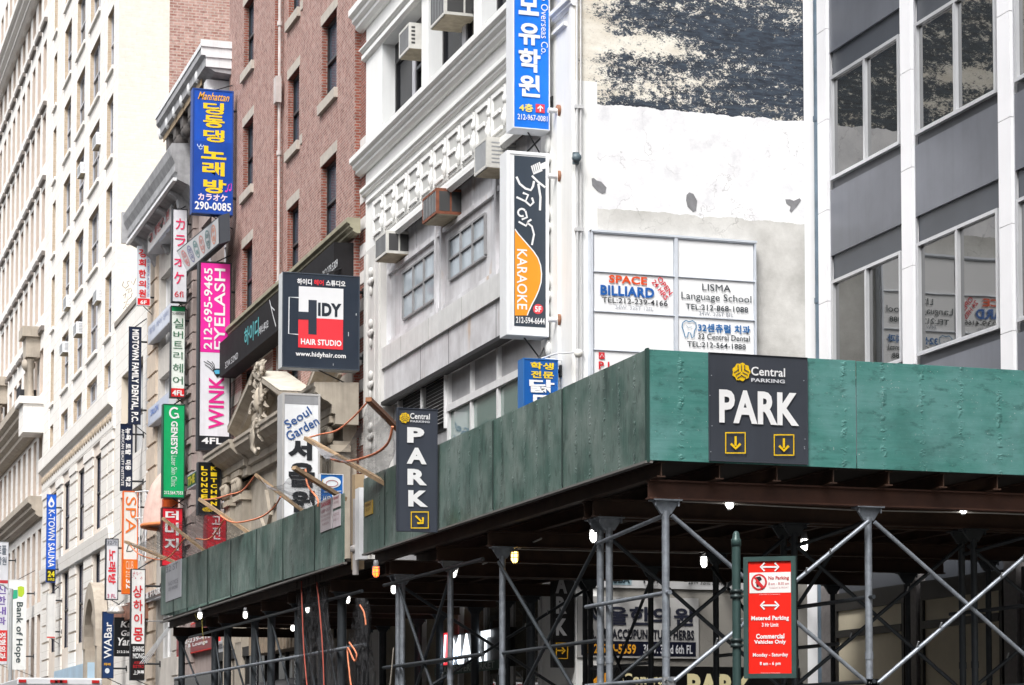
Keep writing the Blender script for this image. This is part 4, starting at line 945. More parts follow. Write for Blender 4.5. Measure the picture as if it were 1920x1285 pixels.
# arched hood over the street door
yh = at(176, 1180, X=12.6).y; mb = MB(); zc = at(176, 1215, X=12.6).z
for k in range(12):
    q0, q1 = math.pi * k / 12, math.pi * (k + 1) / 12
    pr0 = [(x, yh + r * math.cos(q0), zc + r * 1.3 * math.sin(q0)) for x, r in ((12.4, 2.0), (12.4, 1.5), (12.9, 1.5), (12.9, 2.0))]; pr1 = [(x, yh + r * math.cos(q1), zc + r * 1.3 * math.sin(q1)) for x, r in ((12.4, 2.0), (12.4, 1.5), (12.9, 1.5), (12.9, 2.0))]
    mb.prism(pr0, pr1)
for s_ in (-1, 1): mb.box(12.45, 13, yh + s_ * 1.75 - .3, yh + s_ * 1.75 + .3, 0, zc)
mb.ball((12.7, yh, zc + 1.2), .2, .6, .5, 10); mb.build('door_arch', limestone, OFb)
mb = MB(); mb.box(XF - .45, XF - .05, 95.2, 106.5, 4.35, 5.25); mb.build('shop_fascia', [plain('pale_blue_fascia', (.42, .58, .72), .4, var=.2, scale=.5)], OFb)
# ================================================================== G: far pale block with dashed balcony ledges
gst = brick('bleached_stone', (.79, .765, .73), (.75, .725, .69), (.62, .60, .57), None, 0, (1.3, .5), .014, .10); gbr = plain('pinkish_tan_reveal', (.56, .47, .40), .8, var=.1)
OG = thing('far_building', (XF, 130, 0), 'far bleached stone block with tall tan window slots, dark dashed ledges and small balconies', 'building')
GY0, GY1 = 115.3, 144
grow = [19.3, 23.2, 26.95, 30.7, 34.4, 38.6, 42.4]
gops = []
for k in range(10):
    y = 116.2 + k * 2.5
    for z in grow: gops.append((y, y + 1.35, z, z + (2.2 if z < 20 else 2.5)))
    gops.append((y, y + 1.35, 14.3, 17.2)); gops.append((y, y + 1.4, 9.0, 12.6)); gops.append((y, y + 1.4, 5.0, 8.4))
m = MB(); openings(m, XF, GY0, GY1, 0, 52, gops, .5, 0, 1); m.box(XF + .5, 30, GY0 + .05, GY1, 0, 52, 2); m.quad((XF, GY0, 0), (XF + .6, GY0, 0), (XF + .6, GY0, 52), (XF, GY0, 52), 0); m.build('wall', [gst, gbr, plain('far_window_dark', (.16, .15, .15), .3)], OG)
for z in (22.3, 26.0, 29.75, 33.45, 37.65, 41.5):
    mb = MB(); n = 10
    for k in range(n): y = 115.9 + k * 2.5; mb.box(XF - .16, XF, y, y + 1.9, z, z + .22)
    mb.build('dashed_ledge', plain('dark_bronze_ledge', (.15, .13, .115), .6), OG)
mould('cornice', OG, limestone, 17.4, 18.95, 1.15, 117.6, GY1, XF, 4)
mb = MB(); mb.box(XF - 1.0, XF, 115.6, 117.6, 17.2, 18.6); mb.box(XF - 1.2, XF, 115.5, 117.7, 18.6, 18.95); mb.build('cornice_block', gst, OG)
mould('cornice', OG, limestone, 13.1, 14.1, .7, GY0 + .4, GY1, XF, 3); mould('cornice', OG, gst, 39.9, 40.9, .8, 118, GY1, XF, 3)
for yb_ in (118.2, 134.5):
    mb = MB(); mb.box(XF - .9, XF, yb_ - .9, yb_ + .9, 22.2, 22.7); mb.box(XF - .7, XF, yb_ - .7, yb_ + .7, 21.2, 22.2)
    for s_ in (-.55, .55): mb.lathe((XF - .45, yb_ + s_, 19.0), [(.18, 0), (.15, 2.0), (.24, 2.1)], 8)
    mb.ball((XF - .5, yb_, 20.9), .35, .5, .35, 8); hd = mb.build('balcony_hood', limestone, OG)
    mb = MB()
    for k in range(9): y = yb_ - .8 + k * .2; mb.tube([(XF - .95, y, 18.9), (XF - .95, y + .12, 19.3), (XF - .95, y, 19.7)], .03, 5); mb.tube([(XF - .95, y + .12, 18.95), (XF - .95, y, 19.35)], .03, 5)
    mb.tube([(XF - .95, yb_ - .9, 19.75), (XF - .95, yb_ + .9, 19.75)], .04, 6); mb.box(XF - .95, XF, yb_ + .85, yb_ + .9, 18.9, 19.8); mb.build('balcony_railing', plain('black_iron', (.03, .03, .035), .5), OG)
OH = thing('far_building', (XF - .5, 165, 0), 'farthest pale street front at the left edge, plain and nearly white', 'building')
mb = MB(); openings(mb, XF - .6, 144.2, 200, 0, 50, [(146 + k * 3, 147.5 + k * 3, 6 + j * 4, 8.6 + j * 4) for k in range(14) for j in range(10)], .4, 0, 1); mb.box(XF - .2, 30, 144.2, 200, 0, 50, 2); mb.quad((XF - .6, 144.2, 0), (20, 144.2, 0), (20, 144.2, 50), (XF - .6, 144.2, 50), 0); mb.build('wall', [gst, gbr, plain('far_window_dark', (.16, .15, .15), .3)], OH)
mould('cornice', OH, limestone, 40.0, 41.5, .9, 144.2, 200, XF - .6, 3)

# graffiti scrawl low on the cream flank
GF = Plane('Y', FY0); mb = MB()
for pts in ([(232, 528), (229, 536), (235, 541), (241, 536), (238, 529), (243, 527)], [(236, 545), (243, 541), (240, 550), (247, 546), (245, 540)], [(246, 528), (250, 535), (255, 522)], [(231, 555), (236, 550), (234, 560), (240, 556), (238, 564), (246, 557), (248, 549)], [(232, 568), (239, 565), (235, 573), (242, 570)], [(231, 580), (235, 574), (238, 578)]): GF.stroke(mb, pts, 1.1, 0, .004)
mb.build('graffiti', plain('black_spray', (.06, .06, .06), .8), OFb)
# ================================================================== projecting and wall signs
steel_br = plain('dark_sign_bracket', (.03, .032, .035), .5, .3)
def letter_part(pl, texts, parent, extra=None, off=.014):
    """all lettering of one sign: one mesh, one paint per colour"""
    cols = []; mb = MB()
    def ci(h):
        if h not in cols: cols.append(h)
        return cols.index(h)
    for t in texts:
        txt, px, h = t[0], t[1], t[2]; rot = t[3] if len(t) > 3 else 0; bold = t[4] if len(t) > 4 else 0; sh_ = t[5] if len(t) > 5 else 0
        pl.text(mb, txt, px, ci(h), rot, bold, off, shear=sh_)
    if extra: extra(mb, ci)
    if mb.f: mb.build('lettering', [ink(c) for c in cols], parent)
def sign(name, label, l, t, r, b, face, frame='#20252d', fr=2.5, thick=.28, X=12.75, Y=None, bands=(), texts=(), extra=None, group='projecting signs over the street', brackets=True, frame_mat=None, cat='sign', foot=None):
    if Y is None: Y = at(r, (t + b) / 2, X=X).y
    pl = Plane('Y', Y); u0, u1, v0, v1 = pl.rect(l, t, r, b)
    root = thing(name, ((u0 + u1) / 2, Y + thick / 2, v0), label, cat, group)
    k = abs(u1 - u0) / (r - l); f = fr * k
    mb = MB(); mb.box(u0, u1, Y + .006, Y + thick, v0, v1); d = .0
    for a in ((u0, u0 + f, v0, v1), (u1 - f, u1, v0, v1), (u0 + f, u1 - f, v0, v0 + f), (u0 + f, u1 - f, v1 - f, v1)): mb.box(a[0], a[1], Y - .012, Y + .006, a[2], a[3], 1)
    mb.build('cabinet', [frame_mat or ink(frame, .5), ink(frame, .5)], root, .006 if f > .02 else 0)
    mb = MB(); pl.fill(mb, None, 0, -.0, (u0 + f, u1 - f, v0 + f, v1 - f)); cols = [face]
    for bx, h in bands:
        if h not in cols: cols.append(h)
        q = pl.rect(*bx); q = (max(q[0], u0 + f), min(q[1], u1 - f), max(q[2], v0 + f), min(q[3], v1 - f)); pl.fill(mb, None, cols.index(h), .004, q)
    mb.build('sign_face', [sign_face(c) for c in cols], root)
    letter_part(pl, texts, root, (lambda mb, ci: extra(pl, mb, ci)) if extra else None)
    if brackets:
        for z in ((v0 + (v1 - v0) * .15, v0 + (v1 - v0) * .85) if (v1 - v0) > 1 else ((v0 + v1) / 2,)):
            mb = MB(); mb.tube([(u1 - .05, Y + thick / 2, z), (XF + .15, Y + thick / 2, z)], .035, 8); mb.box(XF - .03, XF + .1, Y + thick / 2 - .09, Y + thick / 2 + .09, z - .1, z + .1); mb.build('bracket', steel_br, root)
        mb = MB(); mb.tube([((u0 + u1) / 2, Y + thick / 2, v1), (XF + .1, Y + thick / 2 + .9, v1 + .55)], .018, 6); mb.tube([((u0 + u1) / 2, Y + thick / 2, v0), (XF + .1, Y + thick / 2 + .7, v0 - .3)], .015, 6); mb.build('stay_rod', steel_br, root)
    return root, pl
def circ(cx, cy, rx, ry=None, n=20): ry = ry or rx; return [(cx + rx * math.cos(2 * math.pi * k / n), cy + ry * math.sin(2 * math.pi * k / n)) for k in range(n)]
def globe(pl, mb, ci, cx, cy, r, dark='#3c414c', y='#f4c810'):
    pl.shape(mb, [(cx + r * (1 + .07 * math.cos(9 * a)) * math.cos(a), cy + r * (1 + .07 * math.cos(9 * a)) * math.sin(a)) for a in [2 * math.pi * k / 36 for k in range(36)]], ci(y), .014)
    for k in range(3):
        q = 2 * math.pi * k / 3 + .5
        for s in (-.5, 0, .5):
            d = (math.cos(q), math.sin(q)); n_ = (-d[1], d[0]); p = (cx + n_[0] * s * r * .75, cy + n_[1] * s * r * .75)
            pl.stroke(mb, [(p[0] + d[0] * r * .12, p[1] + d[1] * r * .12), (p[0] + d[0] * r * .8, p[1] + d[1] * r * .8)], r * .10, ci(dark), .020)
def arrow(pl, mb, ci, cx, cy, s, ang, h='#f4c810', box=None, bw=2):
    """block arrow, pointing along ang (degrees in the picture plane, 0 = right, 90 = down)"""
    q = R(ang); c, d = math.cos(q), math.sin(q)
    def T(x, y): return (cx + (x * c - y * d) * s, cy + (x * d + y * c) * s)
    pl.shape(mb, [T(-1, -.16), T(.45, -.16), T(.45, .16), T(-1, .16)], ci(h), .018)
    pl.stroke(mb, [T(.12, -.72), T(.85, 0), T(.12, .72)], s * .38, ci(h), .020)
    if box: pl.stroke(mb, [(box[0], box[1]), (box[2], box[1]), (box[2], box[3]), (box[0], box[3])], bw, ci(h), .018, True)
GP = 'projecting signs over the street'
Wt = '#f4f4f4'; Yl = '#f6d21a'
# --- blue karaoke sign of the corniced building
def ex(pl, mb, ci):
    for k in range(2): pl.shape(mb, circ(424 + k * 7, 359 - k * 2, 2.4, 1.8), ci('#e23ab4'))
    pl.stroke(mb, [(426, 359), (429, 347), (434, 344), (433, 357)], 1.4, ci('#e23ab4'))
    for k in range(3): pl.stroke(mb, circ(373 + k * 3, 272 + (k % 2) * 5, 3, 3, 10)[:7], 1.2, ci('#cfe4ff'))
sign('karaoke_sign', 'tall blue sign with yellow Korean letters and the number 290-0085 under the white cornice', 360.5, 168, 437.5, 402, '#0c53c0', '#0b3f8e', 3, .34, bands=[((350, 266, 450, 420), '#0a49ad')], extra=ex,
 texts=[('Manhattan', (373, 174.5, 430, 189), '#f7b63c', 0, .01, .3), ('딩', (381, 193, 420, 215), Yl, 0, .03), ('동', (381, 217, 421, 240), Yl, 0, .03), ('댕', (381, 244, 421, 267), Yl, 0, .03), ('노', (377, 275, 424, 299), Yl, 0, .035), ('래', (379, 304, 421, 330), Yl, 0, .035), ('방', (381, 337, 424, 363), Yl, 0, .035), ('カラオケ', (371, 364, 426, 377), '#ffe3ef', 0, .03), ('290-0085', (365, 379.5, 433, 395), Wt, 0, .025)])
# --- blue study agency sign, top of the white building
def ex(pl, mb, ci):
    pl.fill(mb, (1004, 196, 1021, 212), ci('#e63b4e'), .010); pl.stroke(mb, [(1012.5, 210), (1012.5, 200)], 2.6, ci(Wt), .018); pl.stroke(mb, [(1007.5, 204.5), (1012.5, 199.3), (1017.5, 204.5)], 2.4, ci(Wt), .019)
sign('agency_sign', 'bright blue vertical sign with a red arrow box, topmost on the white building', 962, -150, 1031, 243, '#0b7cf0', '#e8eaee', 2.2, .40, X=12.9, extra=ex,
 texts=[('종', (972, -120, 1012, -76), Wt, 0, .03), ('로', (972, -70, 1012, -28), Wt, 0, .03), ('모', (972, -14, 1010, 29), Wt, 0, .035), ('유', (972, 44, 1012, 85), Wt, 0, .035), ('학', (972, 92, 1013, 136), Wt, 0, .035), ('원', (972, 141, 1012, 182), Wt, 0, .035), ('o Overseas Co.', (1014, -6, 1027, 103), Wt, -90), ('4층', (973, 195, 999, 210), '#ffe36a', 0, .03), ('212-967-0081', (970, 216, 1026, 226.5), Wt, 0, .012)])
# --- karaoke bar sign with the orange field
def ex(pl, mb, ci):
    cv = [(965, 430), (972, 440), (987, 457), (1000, 472), (1008, 484), (1013, 498), (1015, 514), (1014, 530), (1010, 544), (1004, 558), (997, 571), (991, 584), (988, 592)]
    pl.shape(mb, cv + [(965, 592)], ci('#f59b1e'), .010); pl.stroke(mb, cv, 2.2, ci(Wt), .016)
    pl.shape(mb, circ(1008.5, 580, 9.5), ci('#e5404a'), .012)
    pl.stroke(mb, [(968, 332), (974, 345), (985, 354), (995, 357), (999, 350), (1001, 340)], 4.2, ci(Wt)); pl.stroke(mb, [(997, 330), (1008, 341), (1022, 352)], 4, ci(Wt)); pl.stroke(mb, [(1009, 345), (1013, 370), (1012, 395)], 4.2, ci(Wt))
    pl.stroke(mb, [(968, 370), (985, 378), (990, 366), (980, 362)], 4, ci(Wt)); pl.stroke(mb, [(985, 378), (994, 386), (1000, 380), (997, 371)], 4, ci(Wt)); pl.stroke(mb, circ(978, 399, 7, 7, 12)[2:], 3.6, ci(Wt)); pl.stroke(mb, [(985, 396), (988, 408), (978, 412)], 3.6, ci(Wt)); pl.stroke(mb, [(972, 416), (986, 424), (990, 416), (996, 412)], 3.6, ci(Wt))
    pl.stroke(mb, [(988, 418), (997, 425), (1001, 440), (997, 460)], 3.6, ci(Wt))
    pl.shape(mb, [(995, 312), (1012, 304), (1017, 321), (1000, 328)], ci(Wt)); pl.shape(mb, [(1013, 308), (1024, 303), (1024, 316), (1016, 318)], ci(Wt))
    for k in range(4): pl.stroke(mb, [(998 + k * 3.6, 311 - k * 1.6), (1001 + k * 3.6, 324 - k * 1.8)], 1, ci('#3d4654'), .020)
sign('karaoke_sign', 'white framed slate sign with an orange wave reading KARAOKE below the bright blue sign', 950, 285, 1029, 630, '#f2f3f4', '#eef0f2', 6, .40, X=12.9, bands=[((964, 294, 1023.5, 613), '#39434f')], extra=ex,
 texts=[('KARAOKE', (969, 468, 988, 581), Wt, -90, .012), ('5F', (1002.5, 574.5, 1014.5, 585.5), Wt, 0, .03), ('212-594-6644', (967, 595.5, 1021, 607.5), Wt, 0, .015)])
# --- chicken restaurant sign just above the shed
sign('restaurant_sign', 'blue vertical sign with yellow and white Korean letters just above the shed edge', 981, 673, 1046, 800, '#1260b2', '#2b6fb6', 2, .30, X=12.9,
 texts=[('학생', (994, 680, 1038, 693), Yl, 0, .03), ('전문', (995, 696.5, 1038, 709.5), Yl, 0, .03), ('닭', (992, 712, 1039, 737), Wt, 0, .035), ('도', (994, 741, 1037, 766), Wt, 0, .035), ('리', (994, 770, 1037, 795), Wt, 0, .035)])
# --- hair studio
def ex(pl, mb, ci):
    D = '#27313f'
    pl.fill(mb, (560, 539.5, 643.5, 597.5), ci('#e9eaec'), .010); pl.fill(mb, (559, 597.5, 643, 654), ci('#ee3440'), .010)
    pl.stroke(mb, [(560, 558.5), (542, 557.5), (541, 626), (559, 627.5)], 2, ci('#dfe2e6'), .012)
    pl.fill(mb, (578, 563, 593.5, 627.5), ci(D), .014); pl.fill(mb, (558, 585, 579, 599.5), ci(D), .015)
    for x, y, w_, h_ in ((667, 590, 1.2, 4), (652.5, 627, 1.2, 8), (624, 684, 1, 4)): pl.fill(mb, (x, y - h_ / 2, x + w_, y + h_ / 2), ci('#c8ccd0'), .013)
sign('hair_studio_sign', 'large square navy sign with a white and red H block and the words HAIR STUDIO', 529, 514, 674.5, 692, '#27313f', '#39434f', 2.2, .40, X=12.85, extra=ex, frame_mat=plain('pale_sign_edge', (.55, .57, .58), .5),
 texts=[('하이디', (557, 523, 584.5, 534.5), Wt, 0, .03), ('헤어', (588.5, 525, 606.5, 535.5), '#e8303c', 0, .03), ('스튜디오', (611, 526.5, 647.5, 537.5), Wt, 0, .03), ('IDY', (596, 569, 640, 594), '#1d2733', 0, .05), ('HAIR STUDIO', (564, 637, 640, 648), Wt, 0, .03), ('www.hidyhair.com', (554, 661, 648, 672.5), Wt, 0, .025)])
# --- tall white restaurant pylon
root, pl = sign('restaurant_sign', 'tall white pylon sign reading Seoul Garden in blue above bold black Korean letters', 529, 738, 600, 1010, '#f4f6f8', '#b8b6b4', 4, .55, X=11.95, bands=[((533, 742, 597, 758.5), '#9a9b9e')], brackets=False, frame_mat=plain('grey_pylon_case', (.42, .42, .42), .6, var=.1, streak=.2),
 texts=[('Seoul', (530.5, 775, 585.5, 791.5), '#1c4f8e', 34, .012), ('Garden', (533, 795, 600, 813), '#1c4f8e', 31, .012), ('서', (540, 824, 585, 863), '#15191f', 0, .055), ('울', (541, 868, 590, 914), '#15191f', 0, .055), ('원', (543, 920, 591, 962), '#15191f', 0, .055)])
# --- eyelash salon
def ex(pl, mb, ci):
    pl.shape(mb, [(399, 694), (404, 691.5), (412, 691.5), (417.5, 694.5), (414, 702), (407, 709), (402, 702)], ci('#181a20'), .016); pl.shape(mb, [(401, 695.5), (406, 694), (413, 694.5), (416, 696.5), (411, 702), (404, 702)], ci('#56b8dc'), .020)
    pl.shape(mb, [(405, 701.5), (411.5, 701.5), (408, 707)], ci('#0c0c10'), .023)
    for a in ([(401, 695), (394, 685), (382, 678)], [(401.5, 693), (397, 683), (388, 676.5)], [(402, 692), (401, 684), (397, 678)], [(400, 697), (393, 690), (384, 684)]): pl.stroke(mb, a, 1.3, ci('#181a20'), .016)
sign('eyelash_salon_sign', 'tall pink and white sign reading EYELASH WINK with a blue eye and 4FL', 372, 491, 433.5, 845, '#ececf2', '#1b1e24', 3.2, .36, X=12.75, bands=[((360, 480, 445, 661.5), '#f02aa4'), ((360, 818, 445, 850), '#1b1e24')], extra=ex,
 texts=[('212-695-9465', (382, 503, 398, 655), Wt, 90, .02), ('EYELASH', (401.5, 504, 422, 656), Wt, 90, .012), ('WINK', (391, 706, 420, 805), '#e81f8e', 90, .02), ('4FL', (378, 821, 417, 833), Wt, 0, .03)])
# --- white katakana sign
sign('karaoke_sign', 'narrow white sign with pink Japanese characters and 6fl', 322.7, 392, 351.5, 567, '#ececf2', '#1d2128', 1.6, .25, X=12.7,
 texts=[('カ', (329, 410, 346.5, 431), '#ee2c66', 0, .01), ('ラ', (328, 441, 347.5, 462), '#ee2c66', 0, .01), ('オ', (326, 482, 345.5, 500), '#ee2c66', 0, .01), ('ケ', (326, 510, 344.5, 533), '#ee2c66', 0, .01), ('6fl', (327, 546.5, 343.5, 557.5), '#d8283c', 0, .0)])
sign('hair_salon_sign', 'narrow white sign with thin green Korean letters over a red 4FL box', 320, 574, 347.5, 746, '#eef6ee', '#1d2128', 1.6, .25, X=12.7, bands=[((315, 570, 355, 584), '#0e9c5c'), ((315, 728.5, 355, 750), '#e0272c')],
 texts=[('SILVERTREE', (323, 586, 345, 590.5), '#333333'), ('실', (325, 597, 344, 616), '#1e6a44'), ('버', (325, 621, 343, 635), '#1e6a44'), ('트', (325, 640, 342, 654), '#1e6a44'), ('리', (325, 660, 342, 674), '#1e6a44'), ('헤', (324, 682, 343, 699), '#1e6a44'), ('어', (324, 706, 342.5, 721), '#1e6a44'), ('4FL', (323, 732, 344.5, 742), Wt, 0, .03)])
def ex(pl, mb, ci): pl.stroke(mb, circ(327, 774.5, 8.5, 9.5, 16)[2:15], 3.4, ci(Wt)); pl.stroke(mb, [(327, 776), (333, 776), (335, 784)], 2.6, ci(Wt), .016)
sign('clinic_sign', 'bright green vertical sign with a white G emblem', 305, 758, 346.5, 934, '#14b46c', '#0b4f38', 2, .30, X=12.7, extra=ex,
 texts=[('GENESYS', (320.5, 790, 333, 852), Wt, -90, .03), ('Laser Skin Clinic', (321, 855, 331.5, 913), '#d6f0e2', -90), ('212.564.7553', (307.5, 921, 343, 927.5), Wt, 0, .02)])
sign('restaurant_sign', 'red square sign with white Korean letters below the bright green sign', 303, 952, 343, 1062, '#e0293a', '#4a1016', 1.8, .28, X=12.7,
 texts=[('더', (310, 958, 335, 975), Wt, 0, .035), ('미', (309, 980, 335, 1004), Wt, 0, .035), ('지', (308, 1009, 335, 1032), Wt, 0, .035)])
sign('orange_box_sign', 'small plain orange box between the green sign and the red sign', 306, 935.5, 334, 951, '#ee6a32', '#c8501e', 1.2, .25, X=12.6, brackets=False)
def ex(pl, mb, ci): pl.shape(mb, circ(390.5, 955.5, 11.5, 4.2), ci(Yl))
sign('lounge_sign', 'black sign with two columns of yellow letters reading LOUNGE KITCHEN', 371, 867, 414, 966, '#14161b', '#2a2f37', 1.6, .28, X=12.2, extra=ex, brackets=False,
 texts=[(c, (377, 874.5 + i * 10.6, 389, 882 + i * 10.6), Yl, 0, .04) for i, c in enumerate('LOUNGE')] + [(c, (395, 875 + i * 11, 406.5, 882.5 + i * 11), Yl, 0, .04) for i, c in enumerate('KITCHEN')] + [('12FL', (384, 953.5, 397, 957.5), '#14161b')])
sign('awning_sign', 'rounded red awning sign with white Korean letters half behind the netting', 387, 966, 424, 1030, '#cc2636', '#a01c2a', 1.2, .5, X=12.3, brackets=False, texts=[('고', (397, 968, 414, 984), '#f0d8da', 0, .02), ('진', (398, 988, 413, 1012), '#f0d8da', 0, .02)])
sign('clinic_sign', 'white sign with red Korean letters and a red 6F box against the cream wall', 257.5, 462, 282, 573, '#e9eef4', '#dfe4ea', .8, .18, X=12.75, bands=[((250, 560, 290, 580), '#e6242c')],
 texts=[(c, (260, y0, 273.5, y1), '#e0202a', 0, .03) for c, y0, y1 in (('경', 467, 483), ('희', 486, 500), ('한', 506, 521), ('의', 526, 539), ('원', 543, 558))] + [('KYUNG HEE ORIENTAL ACUPUNCTURE', (276, 467, 280, 557), '#2c62a8', -90), ('6F', (263, 563.5, 275, 570.5), Wt, 0, .03)])
sign('dental_banner', 'long navy vertical banner reading MIDTOWN FAMILY DENTAL', 241, 613, 264.5, 796, '#15233f', '#15233f', .6, .06, X=12.7, texts=[('MIDTOWN FAMILY DENTAL, P.C.', (245, 618, 260, 792), Wt, -90, .035)], cat='banner')
sign('school_banner', 'navy vertical banner with white Korean letters and AMERICAN BEAUTY INSTITUTE', 225.5, 795, 248.5, 921, '#15233f', '#15233f', .6, .06, X=12.6, cat='banner',
 texts=[(c, (235, y0, 245.5, y1), Wt, -90, .035) for c, y0, y1 in (('뉴욕', 803, 826), ('토탈', 832, 853), ('미용', 863, 882), ('학교', 894, 913))] + [('AMERICAN BEAUTY INSTITUTE', (227.5, 805, 232.5, 911), Wt, -90, .01)])
def ex(pl, mb, ci): pl.stroke(mb, [(238, 1019), (249, 1022), (253, 1028), (246, 1034), (237, 1034)], 1.4, ci('#23262c')); pl.stroke(mb, [(237, 1034), (240, 1024), (243, 1020)], 1.4, ci('#23262c'), .016)
sign('spa_sign', 'white and orange vertical sign reading SPA', 230, 921, 258.5, 1114, '#f6f3ee', '#ee6b1c', 1.8, .25, X=12.6, bands=[((225, 1049, 265, 1120), '#f07a20')], extra=ex,
 texts=[('SPA', (235.5, 932, 255, 1001), '#ee7a24', -90, .0), ('CLUB', (236, 1052, 250, 1068), '#fbd9c0', 0, .0), ('212', (236, 1071, 245, 1083), '#fbd9c0', -90, .01), ('32', (236, 1086, 246, 1104), Wt, -90, .03)])
sign('karaoke_sign', 'white vertical sign with red sideways Korean letters, left of the orange sign', 198, 1010, 222, 1125, '#eaebef', '#1f242c', 1.6, .25, X=12.6, bands=[((195, 1005, 225, 1024), '#b9bdc6')],
 texts=[('노래방', (203, 1031, 217, 1096), '#e3263a', -90, .03), ('32가', (201, 1013, 219, 1022), '#6d7078', 0, .02), ('3 FL', (201, 1114, 217, 1121.5), '#c2346e', 0, .01)])
def ex(pl, mb, ci): pl.shape(mb, [(96.3, 931), (100, 938), (102.5, 944), (100.5, 950), (96, 952), (91.5, 950), (90, 944), (92.5, 938)], ci(Wt)); pl.shape(mb, circ(96.5, 945, 2.6, 3.5), ci('#1d66d8'), .018)
sign('sauna_sign', 'blue vertical banner reading K-TOWN SAUNA with a yellow 24 at its foot', 87, 927, 105, 1092, '#1a63da', '#1450b0', .8, .12, X=12.7, bands=[((80, 1067.5, 110, 1100), '#14140f')], extra=ex,
 texts=[('K-TOWN SAUNA', (90.5, 956, 102.5, 1064), Wt, -90, .01), ('24', (89.5, 1071, 102.5, 1082), '#f0e020', 0, .04), ('HRS', (90, 1084, 102, 1089), '#f0e020', 0, .02)])
def ex(pl, mb, ci):
    rnd = random.Random(4)
    for k in range(16):
        x, y = 248 + rnd.random() * 18, 1072 + rnd.random() * 17; pl.stroke(mb, [(x, y), (x + rnd.uniform(-3, 3), y + rnd.uniform(-3, 4))], .9, ci('#d04a55'))
sign('restaurant_sign', 'white sign with four red Korean letters over a black SHANG MONG footing', 245, 1067, 272, 1276, '#f3f3f1', '#22262c', 1.3, .25, X=12.45, bands=[((240, 1207.5, 280, 1285), '#1a191b')], extra=ex,
 texts=[('상', (249, 1098, 267, 1121), '#d8222e', 0, .02), ('하', (250, 1125, 267, 1146), '#d8222e', 0, .02), ('이', (251, 1151, 266, 1170), '#d8222e', 0, .02), ('몽', (250, 1177, 268, 1203), '#d8222e', 0, .02), ('SHANG', (249, 1212, 270, 1222), Wt, 0, .02), ('MONG', (249, 1225, 270.5, 1235), Wt, 0, .02), ('ASIAN', (251, 1240, 269, 1245.5), '#c8202a', 0, .01), ('BISTRO', (249.5, 1247, 270, 1253), '#c8202a', 0, .01), ('上海夢', (250, 1257, 270, 1265.5), Wt, 0, .02)])
def ex(pl, mb, ci): pl.shape(mb, circ(201, 1258, 4.4, 5), ci('#dfe6ee'))
sign('bar_sign', 'navy vertical sign reading WABar beside a black shop sign', 192, 1147, 213.5, 1272, '#1c3a68', '#15294a', .8, .2, X=12.5, extra=ex, texts=[('WABar', (195, 1167, 209.5, 1235), Wt, 90, .01), ('와바', (194.5, 1243, 208, 1248.5), '#f0b428', 0, .03)])
sign('restaurant_sign', 'black sign with white brush lettering half hidden by the SHANG MONG sign', 214.5, 1158, 262, 1231, '#12161a', '#0c1013', .8, .25, X=12.85, brackets=False,
 texts=[('Kun', (227, 1165, 258, 1177), Wt, 0, .03, .2), ('Gam', (227, 1182, 256, 1193), Wt, 0, .03, .2), ('Yam', (219, 1196, 250, 1211), Wt, 0, .03, .2), ('212.216.9487', (219, 1220, 258, 1225), Wt, 0, .02)])
def ex(pl, mb, ci): pl.shape(mb, [(33, 1101), (39, 1099), (45, 1101), (45.5, 1113), (41, 1120), (34, 1118)], ci('#b8d432')); pl.shape(mb, [(22.5, 1107), (33, 1106), (33, 1122), (23, 1124)], ci('#2fae86'))
sign('bank_sign', 'big white vertical sign reading Bank of Hope with a green and lime emblem', 16, 1087, 49.5, 1256, '#f3f5f3', '#e4e6e6', .8, .3, X=12.6, extra=ex, texts=[('Bank of Hope', (27, 1129, 42.5, 1243), '#3c4a4c', -90, .02)])
sign('blank_sign', 'small blank white vertical sign with a thin red foot below the blue sauna banner', 87.5, 1113, 104, 1197, '#f0eee9', '#e6e2dc', .6, .2, X=12.7, bands=[((80, 1194, 110, 1200), '#d83a30')])
sign('clinic_sign', 'leftmost white vertical sign with violet Korean letters over a red block', -14, 1016, 15, 1246, '#e6e8ee', '#9aa0a8', .8, .25, X=12.6, bands=[((-20, 1182, 20, 1240), '#e03030'), ((-20, 1088, 20, 1094), '#c83a44')],
 texts=[('토플', (-6, 1023, 12, 1040), '#6b7480', 0, .02), ('학원', (-6, 1044, 12, 1060), '#6b7480', 0, .02), ('신', (-6, 1098, 11, 1114), '#7050a8', 0, .02), ('한', (-6, 1118, 11, 1134), '#7050a8', 0, .02), ('내', (-6, 1138, 11, 1153), '#7050a8', 0, .02), ('과', (-6, 1157, 11, 1172), '#7050a8', 0, .02), ('정형외과', (-2, 1186, 11, 1236), Wt, -90, .03)])
def ex(pl, mb, ci):
    pl.shape(mb, circ(621, 905, 18, 11, 24), ci('#e8eef2')); pl.stroke(mb, circ(622, 907, 11, 6, 18), 1.2, ci('#b0525a'), .018, True); pl.stroke(mb, [(608, 923), (640, 921)], 1.2, ci(Wt)); pl.stroke(mb, circ(612, 903, 8, 8, 10)[3:7], 1.4, ci('#e8c860'), .019)
sign('restaurant_sign', 'blue square sign with a white oval emblem peeping over the far shed', 600, 889, 643.5, 965, '#1668b8', '#e8ecf0', 1.2, .2, X=11.6, extra=ex, brackets=False, texts=[('32', (622, 928, 640, 942), Wt, 0, .03), ('서울', (604, 930, 620, 944), Wt, 0, .02)])

